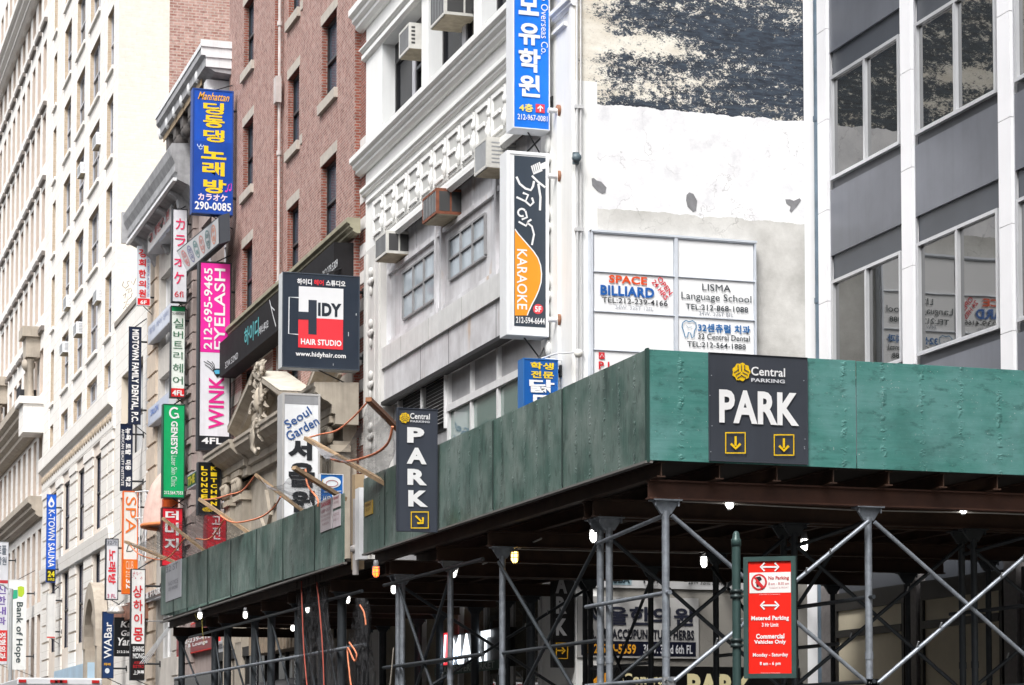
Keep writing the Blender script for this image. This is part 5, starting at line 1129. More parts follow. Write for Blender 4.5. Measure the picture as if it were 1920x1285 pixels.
# --- parking operator: flat board on the shed end and projecting board on the street side
def ex(pl, mb, ci):
    globe(pl, mb, ci, 1389, 698, 16.5)
    arrow(pl, mb, ci, 1378, 831, 12.5, 90, box=(1359.5, 812, 1396, 850), bw=3); arrow(pl, mb, ci, 1468.5, 835, 12.5, 90, box=(1450.5, 816, 1487, 854), bw=3)
    rnd = random.Random(2)
    for k in range(9): x, y = rnd.choice([(1333, 0), (1508, 0), (1420, 0)])[0] + rnd.uniform(-3, 3), rnd.uniform(675, 860); pl.shape(mb, circ(x, y, 1.1, 1.1, 6), ci('#aeb3ba'))
root, pl = sign('parking_sign', 'wide dark grey board reading PARK with two yellow down arrows on the shed end', 1329, 666, 1514, 868, '#43474f', '#4a4e57', .6, .014, Y=YS - .022, extra=ex, brackets=False, group='central parking boards',
 texts=[('Central', (1407.5, 689.5, 1471, 706), Wt, 0, .015), ('PARKING', (1407.5, 711, 1470.5, 718), '#d8dade', 0, .03), ('PARK', (1347.5, 734, 1497, 796), Wt, 0, .038)])
def ex(pl, mb, ci): globe(pl, mb, ci, 758.5, 784, 9.5); arrow(pl, mb, ci, 786, 975, 10.5, 45, box=(770.5, 960.5, 802.5, 990.5), bw=2.6)
sign('parking_sign', 'tall dark projecting board reading P A R K downwards with a yellow diagonal arrow', 744, 766, 820, 997.5, '#434853', '#343a46', 1.6, .05, X=8.76, brackets=False, extra=ex, group='central parking boards',
 texts=[('Central', (768.5, 775.5, 805.5, 786.5), Wt, 0, .02), ('PARKING', (769, 789, 805, 793), '#d8dade', 0, .03), ('P', (763, 802, 795, 831), Wt, 0, .05), ('A', (762, 840, 799.5, 870.5), Wt, 0, .05), ('R', (763.5, 880, 800, 910), Wt, 0, .05), ('K', (765, 920, 802, 950.5), Wt, 0, .05)])

# --- tenant board on the party wall
WB = Plane('Y', YW - .16)
z_top, z1_, z2_, z3_, z4_ = (WB.uv(1190, y)[1] for y in (442, 514, 588, 660, 735))
xa, xb, xc_, xd = WB.uv(1113, 520)[0], WB.uv(1263.5, 520)[0], WB.uv(1270.5, 520)[0], WB.uv(1413.5, 520)[0]
TB = thing('tenant_board', ((xa + xd) / 2, YW - .08, z4_), 'grid of white tenant panels with billiard, language school and dental names on the party wall', 'sign')
mb = MB(); mb.box(xa - .05, xd + .05, YW - .13, YW - .002, z4_ - .8, z_top + .05)
for x in (xa - .05, xb + .005, xd + .005): mb.box(x, x + (xc_ - xb if x == xb + .005 else .03) - (.01 if x == xb + .005 else 0), YW - .19, YW - .13, z4_ - .8, z_top + .05)
for z in (z_top, z1_, z2_, z3_, z4_): mb.box(xa - .005, xd + .005, YW - .185, YW - .13, z - .008, z + .008)
mb.box(xa - .05, xd + .05, YW - .20, YW - .10, z_top + .012, z_top + .05); mb.build('frame', plain('silver_sign_frame', (.70, .74, .80), .45, .3), TB)
hh = '#f1f2f3'
def ex_bill(mb, ci): pass
cells = [((xa, xb), (z_top, z1_), []), ((xc_, xd), (z_top, z1_), []),
 ((xa, xb), (z1_, z2_), [('SPACE', (1141, 518, 1212.5, 533), '#ea5420', 0, .035), ('BILLIARD', (1125, 537.5, 1226, 556.5), '#1b62b4', 0, .04), ('TEL:212-239-4166', (1128.5, 561, 1251, 571), '#2a2c33', 0, .01), ('34W. 32ST 12FL', (1153, 574.5, 1225, 582), '#b4b8c0', 0, 0), ('OPEN', (1228, 531.5, 1264, 541.5), '#d82a3c', -50, .02), ('24 HRS', (1217, 539, 1257, 549), '#d82a3c', -50, .02)]),
 ((xc_, xd), (z1_, z2_), [('LISMA', (1316, 534, 1369.5, 546.5), '#26343c', 0, .0), ('Language School', (1277, 551.5, 1408, 568.5), '#26343c', 0, .0), ('TEL:212-868-1088', (1285, 573, 1402, 583.5), '#26343c', 0, .012), ('34W. 32ST 8FL', (1310, 586, 1375, 593.5), '#8c929c', 0, 0)]),
 ((xa, xb), (z2_, z3_), []),
 ((xc_, xd), (z2_, z3_), [('32센츄럴 치과', (1308, 609, 1406, 625), '#1d6cae', 0, .03), ('32 Central Dental', (1308, 628, 1405, 638.5), '#1f2c34', 0, .01), ('TEL:212-564-1888', (1288, 643, 1397.5, 653), '#1f2c34', 0, .01)]),
 ((xa, xb), (z3_, z4_), [('P I', (1122, 678.5, 1142, 693), '#d8242e', 0, .03)]), ((xc_, xd), (z3_, z4_), [])]
for i, ((a, b), (zt, zb), tx_) in enumerate(cells):
    mb = MB(); mb.box(a + .01, b - .01, YW - .16, YW - .13, zb + .014, zt - .014); pn = mb.build('tenant_panel', plain('clean_tenant_acrylic', (.84, .845, .85), .3, var=.03, streak=.05), TB)
    ex_ = None
    if i == 5:
        def ex_(mb, ci): WB.stroke(mb, [(1279, 606), (1285, 601.5), (1291, 604), (1298, 602), (1304, 606.5), (1304.5, 615), (1301, 622), (1300, 632), (1296.5, 634), (1294, 625), (1290, 624), (1287.5, 633), (1283.5, 632), (1281, 621), (1278, 614)], 1.8, ci('#2c7ba8'), .02, True); WB.stroke(mb, [(1286, 610), (1290, 615), (1296, 613)], 1, ci('#9ab8c8'), .02)
    if i == 6:
        def ex_(mb, ci): WB.fill(mb, (1122, 661, 1133, 673.5), ci('#d8242e'), .016); WB.stroke(mb, [(1124, 671), (1128, 664), (1131, 670)], 1, ci(Wt), .022)
    if tx_ or ex_: letter_part(WB, tx_, pn, ex_, .018)

# --- long black fascia of the hair salon
AX = 12.40; pf = Plane('X', AX); ay0, ay1 = 52.25, 66.3; az0, az1 = 12.33, 13.32
FA = thing('fascia_sign', ((AX + XC) / 2, (ay0 + ay1) / 2, az0), 'long black fascia board with teal Korean letters along the brick front', 'sign')
mb = MB(); mb.prof_y([(AX, az0), (AX - .0, az1), (XC, az1 + .02), (XC, az0)], ay0, ay1); mb.build('cabinet', plain('black_fascia_vinyl', (.014, .013, .014), .75, spec=.2, var=.3), FA)
letter_part(pf, [('하이디', (459, 606, 486, 641), '#3fb0b4', 0, .02), ('헤어스튜디오', (487, 606, 504, 622), '#d8dadc', 0, .02), ('32W.32ND', (423, 670, 447, 682), '#c8cacc', 0, .01), ('212.279.5309', (606, 497, 634, 512), '#c8cacc', 0, .01)], FA, lambda mb, ci: (pf.stroke(mb, [(506, 563), (512, 590), (518, 612)], 4, ci('#d8dadc')), pf.stroke(mb, [(509, 575), (516, 582)], 3, ci('#d8dadc'), .016)))
# --- wall fascias on the corniced fronts
def wall_board(name, lb, X, l, r, yc, h, face, txts, thick=.12, frame='#c9ccd2', fr=.03):
    pl = Plane('X', X); u0, u1, v0, v1 = pl.rect(l, yc - h / 2, r, yc + h / 2); yy0, yy1 = -u1, -u0
    t = thing(name, (X + .1, (yy0 + yy1) / 2, v0), lb, 'sign', 'boards flat on the fronts')
    mb = MB(); mb.box(X + .004, XF, yy0, yy1, v0, v1); mb.build('cabinet', ink(frame, .7), t)
    mb = MB(); mb.box(X, X + .004, yy0 + fr, yy1 - fr, v0 + fr, v1 - fr); mb.build('sign_face', sign_face(face), t)
    if txts: letter_part(pl, txts, t)
    return t
wall_board('clinic_sign', 'faded pale board with red Korean letters on the front, beneath the bulging grey cornice', 12.5, 277, 321, 430, 34, '#cbc3c0', [('경희한의원', (281, 416, 317, 434), '#c85a58', 0, .02), ('KYUNG HEE', (300, 438, 319, 443), '#7c84a0')])
wall_board('shop_board', 'pale bluish board on the grey front beside the white 6fl sign', 12.7, 277.5, 320, 607, 34, '#c9cedc', [('토털 케어 센터', (281, 598, 316, 610), '#9aa4c4', 0, .01)])
wall_board('shop_board', 'pale board with a blue patch on the grey front beside the bright green sign', 12.7, 277.5, 316, 768, 34, '#c3cbe0', [('SALON', (283, 763, 297, 775), '#6a8ad0', 0, .03)])
wall_board('lounge_sign', 'small black wall board with yellow THE beside the lounge sign', 12.6, 351, 368, 900, 26, '#15150f', [('THE', (353, 892, 366, 908), '#c8b830', 0, .04)])
# tilted board of coloured ovals
TL = [at(331, 471, X=12.2), at(411, 405, X=12.2)]; BL = [at(352, 511, X=12.2), at(412, 458, X=12.2)]
OV = thing('oval_board', (12.4, (TL[0].y + TL[1].y) / 2, BL[0].z), 'tilted grey board of coloured ovals with Korean letters below the blue karaoke sign', 'sign', 'boards flat on the fronts')
mb = MB(); q_ = [TL[0], TL[1], BL[1], BL[0]]; mb.prism(q_, [p + Vector((.3, 0, .12)) for p in q_]); mb.build('cabinet', ink('#2a2f38', .6), OV)
mb = MB(); ins = lambda a, b: TL[0].lerp(TL[1], a).lerp(BL[0].lerp(BL[1], a), b) + Vector((-.015, 0, -.006))
mb.poly([ins(.01, .05), ins(.99, .05), ins(.99, .95), ins(.01, .95)]); mb.build('sign_face', sign_face('#a9a7a6'), OV)
mb = MB(); cl = ['#c8605c', '#5a5a8c', '#4d7a78', '#c06a58', '#4c7c7a', '#d07a50']
for k in range(6):
    a0 = .12 + k * .15
    P_ = [ins(a0 + .055 * math.cos(2 * math.pi * j / 16), .5 + .36 * math.sin(2 * math.pi * j / 16)) + Vector((-.008, 0, 0)) for j in range(16)]
    Q_ = [ins(a0 + .044 * math.cos(2 * math.pi * j / 16), .5 + .31 * math.sin(2 * math.pi * j / 16)) + Vector((-.008, 0, 0)) for j in range(16)]
    for j in range(16): mb.poly([P_[j], P_[(j + 1) % 16], Q_[(j + 1) % 16], Q_[j]], k)
    vs, fs, asp = glyphs('김밥천국떡볶'[k], .03, 3)
    for m_ in range(2):
        vs, fs, asp = glyphs('김밥천국떡볶순대라면우동'[k * 2 + m_], .02, 3)
        mb.faces([ins(a0 - .03 + .06 * a, .27 + m_ * .26 + .2 * (1 - b)) + Vector((-.010, 0, 0)) for a, b in vs], fs, k)
mb.build('lettering', [ink(c) for c in cl], OV)

# --- notices on the sheds
def notice(lb, X, px, face, texts, frame=None):
    pl = Plane('X', X); u0, u1, v0, v1 = pl.rect(*px); t = thing('notice', (X, -(u0 + u1) / 2, v0), lb, 'notice', 'paper notices on the sheds')
    mb = MB(); mb.box(X, XS - .002, -u1, -u0, v0, v1); mb.build('sheet', sign_face(face), t); letter_part(pl, texts, t, None, .004)
notice('white and red DANGER notice at the near end of the far shed', XS - .014, (600.5, 937, 622, 995), '#d9cfd3', [('DANGER', (602, 940, 620.5, 949), '#c2485a', 0, .03), ('KEEP OUT', (602, 954, 620, 960), '#b07a86', 0, .01), ('NO TRESPASSING', (602, 964, 620, 968), '#b08a92'), ('CONSTRUCTION', (602, 972, 619, 976), '#b08a92'), ('AREA', (604, 980, 617, 984), '#b08a92')])
notice('smaller upper pinkish paper notice beside the DANGER notice', XS - .014, (624, 928, 637.5, 952), '#dccfd2', [('PERMIT', (625.5, 931, 636, 936), '#b05a68', 0, .01), ('WORK', (626, 940, 635, 944), '#a08088')])
notice('smaller lower pinkish paper notice beside the DANGER notice', XS - .014, (624, 957, 637.5, 988), '#d8cdd3', [('NOTICE', (625.5, 962, 636, 967), '#a08088'), ('DOB 311', (625.5, 972, 635, 976), '#a08088')])
notice('yellow paper notice on the first plywood sheet of the near shed', XS - .014, (683.5, 940, 698, 966), '#c9a53a', [('PERMIT', (685.5, 944, 696, 949), '#7a5a14', 0, .02), ('32 ST', (686, 953, 695, 958), '#7a5a14', 0, .01)])
notice('large pale grey notice on the far end of the far shed', XS - .014, (310.5, 1054, 339.5, 1124), '#c4c6ce', [('32 ST', (312, 1058, 334, 1070), '#8d909c', 0, .02), ('NOTICE', (316, 1088, 334, 1096), '#a2a4ae', 0, .01), ('OF WORK', (316, 1099, 334, 1106), '#a2a4ae', 0, .01)])

# --- signs in the dark under the near shed
YP = YW - .04; PW = Plane('Y', YP)
def wall_sign(name, lb, px, face, bands, texts, extra=None, thick=.035, Y=YP):
    pl = Plane('Y', Y); u0, u1, v0, v1 = pl.rect(*px); t = thing(name, ((u0 + u1) / 2, Y, v0), lb, 'sign', 'signs on the wall under the near shed')
    mb = MB(); mb.box(u0, u1, Y, YW - .003, v0, v1); mb.build('sign_face', sign_face(face), t)
    mb = MB(); cols = []
    for bx, h in bands:
        if h not in cols: cols.append(h)
        pl.fill(mb, bx, cols.index(h), .006)
    if mb.f: mb.build('colour_band', [sign_face(c) for c in cols], t)
    letter_part(pl, texts, t, (lambda mb, ci: extra(pl, mb, ci)) if extra else None)
wall_sign('bank_banner', 'grey white banner with SBA and FDIC under the deck', (1082, 1060, 1400, 1104), '#b9b9b9', [((1147, 1077, 1184, 1097), '#8fa6ae')], [('SBA', (1149, 1079, 1181, 1094), '#20343c', 0, .04), ('FDIC', (1206, 1078, 1248, 1094), '#222426', 0, .03), ('28W 32nd St. New York', (1290, 1088, 1388, 1097), '#262626', 0, .01), ('MEMBER OF FDIC', (1208, 1097, 1246, 1100), '#555555'), ('NATIONAL BANK', (1146, 1063, 1240, 1071), '#2c3038', 0, .01)])
wall_sign('clinic_board', 'white board with big navy Korean letters and ACCUPUNCTURE in the dark under the deck', (1083, 1120, 1310, 1234), '#b4b3b1', [((1089.5, 1203, 1304.5, 1230), '#15182a')],
 [('서울한의원', (1095, 1138, 1299, 1173), '#1d2030', 0, .03), ('DR.LEE  ACCUPUNCTURE HERBS', (1096, 1180.5, 1301, 1199), '#191b26', 0, .04), ('212-564-5559', (1096, 1207.5, 1192, 1226), '#e8a428', 0, .03), ('38W. 32nd 6th FL', (1206, 1209, 1298, 1226), '#d8dade', 0, .02)])
wall_sign('parking_sign', 'black board reading Central PARK in cream at the bottom edge under the deck', (1098, 1250, 1500, 1330), '#0f0f10', [], [('Central', (1167, 1263, 1250, 1284), '#f2e6b4', 0, .03), ('PARK', (1288, 1264, 1412, 1312), '#f2e6b4', 0, .05)], lambda pl, mb, ci: globe(pl, mb, ci, 1131, 1282, 19, '#4a2a08', '#f0a020'))
sign('parking_sign', 'black vertical board with P A R K and a yellow right arrow in the dark', 1036, 1035, 1076, 1252, '#121214', '#0c0c0d', .8, .12, X=12.98, brackets=False, group='central parking boards', texts=[('P', (1042, 1042, 1062, 1072), '#b8b8b8', 0, .05), ('A', (1041, 1080, 1063, 1113), '#b8b8b8', 0, .05), ('R', (1042, 1119, 1062, 1151), '#b8b8b8', 0, .05), ('K', (1042, 1160, 1063, 1192), '#b8b8b8', 0, .05)],
 extra=lambda pl, mb, ci: arrow(pl, mb, ci, 1052, 1220, 8, 0, '#e8b020', (1042.5, 1206, 1063.5, 1235), 2))
# supermarket sign, lit
pm = Plane('X', 12.72); lit_w = emis('lit_sign_white', (.86, .93, 1.0), 1.05); lit_r = emis('lit_sign_red', (.62, .02, .03), .8)
u0, u1, v0, v1 = pm.rect(816, 1186, 938, 1256)
HM = thing('supermarket_sign', (12.8, -(u0 + u1) / 2, v0), 'lit red and white supermarket sign behind the scaffold braces', 'sign')
mb = MB(); mb.box(12.73, XF, -u1, -u0, v0, v1); mb.build('cabinet', dkmetal, HM)
mb = MB(); pm.fill(mb, (818, 1188, 842, 1248), 0, .01); mb.build('sign_face', lit_r, HM)
mb = MB(); pm.text(mb, 'H', (823, 1192, 838, 1244), 0, bold=.03, off=.03, shear=.25); pm.text(mb, 'MART', (847, 1187, 922, 1243), 0, bold=.045, off=.02); mb.build('lit_lettering', lit_w, HM)
mb = MB(); pm.fill(mb, (816, 1244, 938, 1262), 0, .015); mb.build('name_strip', ink('#1f4a38', .5), HM); letter_part(pm, [('ASIAN SUPERMARKET', (819, 1246, 930, 1259), '#a8b8ae', 0, .02)], HM, None, .03)
# banner and boards under the far shed
wall_board('billiard_banner', 'red, black and white billiard banner with a phone number behind the far shed legs', 12.85, 331, 404, 1195, 56, '#8c1a20', [('2-239-4166', (347, 1192, 402, 1201), '#f0f0f0', 0, .03), ('r & Lounge', (347, 1204, 390, 1213), '#f0f0f0', 0, .03)], frame='#e0352e')
wall_board('shop_board', 'long white board of small black lettering behind the far shed legs', 12.9, 406, 452, 1210, 24, '#a8abb0', [('RESTAURANT', (408, 1204, 450, 1213), '#30343a', 0, .02)])
wall_board('hair_sign', 'dark fascia with white HAIR lettering, left of the far shed end', 12.8, 272, 320, 1112, 18, '#2b2d30', [('& HAIR', (274, 1106, 302, 1118), '#f0f2f2', 0, .05)])
# ================================================================== window air conditioners
acw = plain('cream_appliance_metal', (.60, .59, .55), .5, var=.15, scale=5, streak=.3)
acg = plain('dark_ac_grille', (.05, .05, .05), .6); acmid = plain('grey_ac_grille', (.30, .31, .32), .5)
acdirt = plain('dirty_ac_base', (.42, .36, .26), .8, var=.25, scale=6)
acrust = plain('rusty_ac_frame', (.22, .07, .035), .8, var=.5, scale=6); whitem = plain('white_enamel', (.74, .75, .77), .4, var=.06)
def ac(label, Xf, lx, mx, ty, by, depth, style='vent', group='window air conditioners on the fronts', tilt=0, body=None, X_wall=None):
    """lx/mx: photo edges of the street face, ty/by: top and bottom at its near edge; Xf street face plane"""
    p = at(mx, by, X=Xf); q = at(mx, ty, X=Xf); y0 = p.y; y1 = at(lx, by, X=Xf).y; y1 = min(y1, y0 + 1.15); z0, z1 = p.z, q.z; x1 = Xf + depth
    t = thing('air_conditioner', (Xf, y0, z0), label, 'air conditioner', group); b = body or acw
    mb = MB(); mb.box(Xf + .02, x1, y0, y1, z0, z1)
    for a in ((y0, y0 + .05, z0, z1), (y1 - .05, y1, z0, z1), (y0 + .05, y1 - .05, z0, z0 + .05), (y0 + .05, y1 - .05, z1 - .05, z1)): mb.box(Xf, Xf + .02, a[0], a[1], a[2], a[3])
    mb.build('case', b, t)
    mb = MB(); mb.box(Xf + .03, x1, y0 + .01, y1 - .01, z0 - .015, z0); mb.build('base_pan', acdirt, t)
    mb = MB(); mb.box(Xf + .006, Xf + .019, y0 + .05, y1 - .05, z0 + .05, z1 - .05, 0)
    n = 9
    for k in range(n): yy = y0 + .07 + (y1 - y0 - .14) * k / (n - 1); mb.box(Xf - .002, Xf + .006, yy - .006, yy + .006, z0 + .06, z1 - .06, 1)
    mb.build('grille', [acg if style != 'light' else acmid, acmid], t)
    mb = MB()
    if style == 'vent':
        for k in range(5): zz = z0 + (z1 - z0) * (.18 + .15 * k); mb.box(Xf + .05, Xf + .13, y0 - .004, y0, zz, zz + (z1 - z0) * .08)
    elif style in ('two', 'rust'):
        w_ = (depth - .1) / 2
        for k in range(2): mb.box(Xf + .06 + k * w_, Xf + .02 + (k + 1) * w_, y0 - .004, y0, z0 + .06, z1 - .06)
    else:
        for k in range(6): zz = z0 + .10 + (z1 - z0 - .2) * k / 5; mb.box(Xf + .10, x1 - .1, y0 - .004, y0, zz - .012, zz + .012)
    mb.build('side_vent', acg if style in ('vent', 'two', 'rust') else acmid, t)
    return t
ac('cream air conditioner with slotted side in the first deep white window opening', XF - .18, 748, 767, 42, 90, .72)
ac('cream air conditioner at the top edge of the picture in the second white window opening', XF - .30, 806, 833, -35, 26, .85, 'two')
ac('white air conditioner left of the white karaoke sign, below the moulded frieze', XF - .35, 889, 912, 256, 313, .75, 'light')
ac('rusty brown open air conditioner cage under the moulded frieze', XF - .30, 792, 818, 352, 400, .62, 'rust', body=acrust)
ac('white air conditioner with black slots beside the ornamented grey pilaster', XF - .28, 703, 724, 432, 474, .60, 'two')
for lx, mx, ty, by, lb in ((103, 117, 640, 660, 'white box air conditioner lowest of all on the cream block'), (131, 143, 603, 625, 'white box air conditioner just above and right of the lowest one'), (171, 181, 540, 563, 'white air conditioner in the right window column of the cream block, lower of two'),
   (116, 124, 553, 575, 'small white air conditioner hung at a sill on the cream block'), (141, 151, 304, 324, 'white air conditioner in the middle window column of the cream block'), (168, 180, 248, 270, 'white air conditioner highest on the cream block, right window column')):
    ac(lb, XF - .25, lx, mx, ty, by, .55, 'light', body=whitem)

# ================================================================== small fixtures on the white building corner
mb = MB(); yq = YW - .05
mb.tube([(XF + .02, yq, 4.6), (XF + .02, yq, 26)], .022, 8); mb.tube([(XF + .09, yq, 4.6), (XF + .09, yq, 26)], .016, 8)
for k in range(8): mb.box(XF - .02, XF + .13, yq - .03, yq + .04, 6.2 + k * 2.1, 6.26 + k * 2.1)
tag(mb.build('conduit_pipe', plain('pale_conduit', (.62, .62, .62), .45, .3)), 'pair of thin pale conduits climbing the corner of the painted party wall', 'conduit')
mb = MB(); p = at(1080, 297, Y=yq - .06); mb.lathe((p.x, yq - .09, p.z), [(0, -.05), (.07, -.05), (.08, 0), (.07, .05), (0, .05)], 10, 0, 'y'); mb.box(p.x - .05, p.x + .05, yq - .08, yq - .02, p.z - .1, p.z + .1)
tag(mb.build('junction_box', plain('slate_box', (.10, .14, .16), .5)), 'dark round junction box on the conduit level with the white karaoke sign', 'junction box')
mb = MB(); a = at(1033, 296, Y=38.4); mb.tube([(p.x - .05, yq - .1, p.z), (a.x + .25, 37.8, a.z - .03), (a.x, 38.35, a.z - .02), (a.x - .1, 38.5, a.z - .1)], .014, 6)
tag(mb.build('sign_cable', steel_br), 'black cable from the round junction box to the white karaoke sign', 'cable')
rustp = plain('rusty_pipe_end', (.30, .14, .08), .8, var=.5, scale=9)
for (px_, py_, lb) in ((1040, 208, 'stub pipe with rusty flange beside the foot of the bright blue sign'), (1040, 331, 'stub pipe with rusty flange beside the top of the white karaoke sign'), (1040, 600, 'pale stub pipe beside the foot of the white karaoke sign')):
    p = at(px_, py_, Y=38.0); mb = MB(); mb.tube([(p.x - .12, 38.0, p.z), (p.x + .10, 38.0, p.z)], .045, 10, 0); mb.lathe((p.x + .06, 38.0, p.z), [(0, -.02), (.11, -.02), (.11, .03), (0, .03)], 12, 1, 'x')
    tag(mb.build('pipe_stub', [whitem, rustp]), lb, 'pipe', 'pipe stubs holding signs')
LA = thing('wall_lamp', at(1085, 664, Y=YW - .5), 'white globe lamp on a thin arm at the corner just above the shed', 'lamp')
p = at(1085, 663, Y=YW - .5); a = at(1016, 672, Y=37.9)
mb = MB(); mb.ball(p, .075, n=14); mb.build('lamp_globe', plain('opal_globe', (.80, .79, .74), .3), LA)
mb = MB(); mb.tube([a, (a.x + .2, 37.7, a.z + .06), (p.x - .05, p.y + .02, p.z + .02)], .014, 7); mb.tube([a, (XF, 37.9, a.z - .02)], .014, 7); mb.build('lamp_arm', whitem, LA)

# ================================================================== kerbside parking regulation sign
px0 = at(1381, 1150, X=8.45); PK = thing('parking_regulation_sign', (px0.x, px0.y, .15), 'red kerbside sign reading Metered Parking in a green frame on a dark green post', 'sign')
class VPlane(Plane):
    def __init__(s, ox, oy, ang): s.o = Vector((ox, oy)); s.d = Vector((math.cos(ang), math.sin(ang))); s.n = Vector((s.d.y, -s.d.x)); s.ax = 'V'
    def uv(s, x, y):
        d = at(x, y, Y=1.0) - Vector((0, 0, EYE)); d2 = Vector((d.x, d.y)); t = s.o.dot(s.n) / d2.dot(s.n); q = d2 * t
        return (q - s.o).dot(s.d), EYE + d.z * t
    def p(s, u, v, off=0): q = s.o + s.d * u + s.n * off; return (q.x, q.y, v)
    def slab(s, mb, u0, u1, v0, v1, o0, o1, m=0): mb.prism([s.p(u0, v0, o0), s.p(u1, v0, o0), s.p(u1, v1, o0), s.p(u0, v1, o0)], [s.p(u0, v0, o1), s.p(u1, v0, o1), s.p(u1, v1, o1), s.p(u0, v1, o1)], m)
gp = plain('dark_green_post_paint', (.045, .085, .080), .4, .2, var=.2, scale=6)
x_, y_ = px0.x, px0.y; ztop = at(1380, 1000, X=x_).z
mb = MB(); mb.tube([(x_, y_, .15), (x_, y_, ztop - .1)], .040, 14); mb.lathe((x_, y_, ztop - .12), [(.040, 0), (.046, .0), (.046, .06), (.034, .075), (.03, .11), (.018, .135), (0, .14)], 14); mb.build('post', gp, PK)
PV = VPlane(px0.x, px0.y, R(-34))
u0, u1, v0, v1 = PV.rect(1395, 1044, 1493, 1272)
for py_ in (1114, 1206):
    z = PV.uv(1395, py_)[1]; mb = MB(); mb.lathe((x_, y_, z), [(.042, -.04), (.058, -.04), (.058, -.012), (.048, -.01), (.048, .01), (.058, .012), (.058, .04), (.042, .04)], 12)
    PV.slab(mb, .03, u0 + .03, z - .03, z - .012, -.02, .02); PV.slab(mb, .03, u0 + .03, z + .012, z + .03, -.02, .02); mb.build('clamp', plain('dark_clamp', (.03, .045, .045), .4, .4), PK)
mb = MB(); t = .042; PV.slab(mb, u0 + t, u1 - t, v0 + t, v1 - t, -.03, .0)
for a in ((u0, u0 + t, v0, v1), (u1 - t, u1, v0, v1), (u0 + t, u1 - t, v0, v0 + t), (u0 + t, u1 - t, v1 - t, v1)): PV.slab(mb, a[0], a[1], a[2], a[3], -.04, .022)
mb.build('frame', gp, PK, .006)
mb = MB(); PV.fill(mb, None, 0, .004, (u0 + t, u1 - t, v0 + t, v1 - t)); PV.fill(mb, (1405.5, 1073.5, 1483, 1112), 1, .007); mb.build('sign_face', [sign_face('#f02a1e', .95), sign_face('#ecebe8', .95)], PK)
def exp(mb, ci):
    for cy in (1063.5, 1135.5):
        PV.stroke(mb, [(1429, cy), (1458, cy)], 3.2, ci(Wt)); PV.stroke(mb, [(1434, cy - 7.5), (1426.5, cy), (1434, cy + 7.5)], 3, ci(Wt), .012); PV.stroke(mb, [(1453, cy - 7.5), (1460.5, cy), (1453, cy + 7.5)], 3, ci(Wt), .012)
    PV.shape(mb, circ(1423.5, 1092, 15, 15.5, 24), ci('#d8242a'), .010); PV.shape(mb, circ(1423.5, 1092, 11.5, 12, 24), ci('#efe9e6'), .012)
    PV.shape(mb, [(1417, 1083), (1426, 1081), (1429, 1087), (1424, 1091), (1423, 1101), (1419, 1101)], ci('#2a2022'), .014); PV.stroke(mb, [(1414, 1082), (1433, 1102)], 3, ci('#d8242a'), .016); PV.shape(mb, [(1416, 1092), (1421, 1090), (1434, 1101), (1430, 1105)], ci('#d8242a'), .017)
letter_part(PV, [('No Parking', (1441, 1080.5, 1479.5, 1089), '#c8222c', 0, .03), ('8 am - 8:30 am', (1441, 1092, 1479.5, 1097), '#d07078', 0, .01), ('TUESDAY & FRIDAY', (1442, 1100.5, 1479, 1104), '#d8a0a4', 0, 0), ('Department of Transportation', (1424, 1113.8, 1463, 1116.4), '#f4d4d0'),
 ('Metered Parking', (1409, 1155, 1479.5, 1165.5), Wt, 0, .04), ('3 Hr Limit', (1429, 1168, 1460, 1175.5), Wt, 0, .025), ('Commercial', (1418, 1188.5, 1471, 1198), Wt, 0, .04), ('Vehicles Only', (1414.5, 1200, 1474, 1209.5), Wt, 0, .04), ('Monday - Saturday', (1412, 1224.5, 1478, 1233.5), Wt, 0, .025), ('8 am - 6 pm', (1425, 1241, 1464, 1249.5), Wt, 0, .03), ('Department of Transportation', (1427, 1261, 1463, 1263.5), '#f4d4d0')], PK, exp, .010)

# ================================================================== truck roof, street pole and small street things at lower left
TX0, TX1, TY0, TZ = 6.1, 8.35, 58.5, None
TZ = at(110, 1273, Y=TY0).z
TR = thing('box_truck', (7.2, 62, 0), 'white box truck with red marker lights along its roof edge at the lower left', 'truck')
tx0 = at(33, 1270, Y=TY0).x; tx1 = at(190, 1280, Y=TY0).x
mb = MB(); mb.box(tx0, tx1, TY0, TY0 + 6.5, 1.1, TZ); mb.box(tx0 - .02, tx1 + .02, TY0 - .03, TY0 + .04, TZ - .16, TZ + .02); mb.build('cargo_box', plain('white_truck_body', (.74, .75, .77), .35, var=.05), TR, .03)
mb = MB(); mb.prof_x([(TY0 + 6.6, .7), (TY0 + 8.9, .7), (TY0 + 8.9, 1.6), (TY0 + 8.2, 2.5), (TY0 + 6.6, 2.6)], tx0 + .1, tx1 - .1); mb.build('cab', plain('white_truck_body', (.74, .75, .77), .35), TR, .05)
for x in (tx0 + .15, tx1 - .15):
    for y in (TY0 + 1.6, TY0 + 7.6): mb = MB(); mb.lathe((x, y, .5), [(0, -.15), (.3, -.15), (.5, -.14), (.5, .14), (.3, .15), (0, .15)], 16, 0, 'x'); mb.build('wheel', plain('tyre_rubber', (.02, .02, .02), .8), TR)
rl = plain('red_marker_lens', (.55, .02, .02), .3)
for px_ in (42, 101, 110, 119, 179):
    p = at(px_, 1272 + (px_ - 42) * .065, Y=TY0 - .04); mb = MB(); mb.box(p.x - .09, p.x + .09, TY0 - .055, TY0 - .03, TZ - .10, TZ - .03); mb.build('marker_light', rl, TR)
mb = MB(); p = at(20, 1200, X=9.8); mb.tube([(p.x, p.y, .15), (p.x, p.y, at(20, 1105, X=9.8).z)], .09, 10, 0, True, .07); t0 = at(20, 1108, X=9.8); mb.tube([t0, t0 + Vector((-.3, 0, .25)), t0 + Vector((-1.0, 0, .3))], .05, 8)
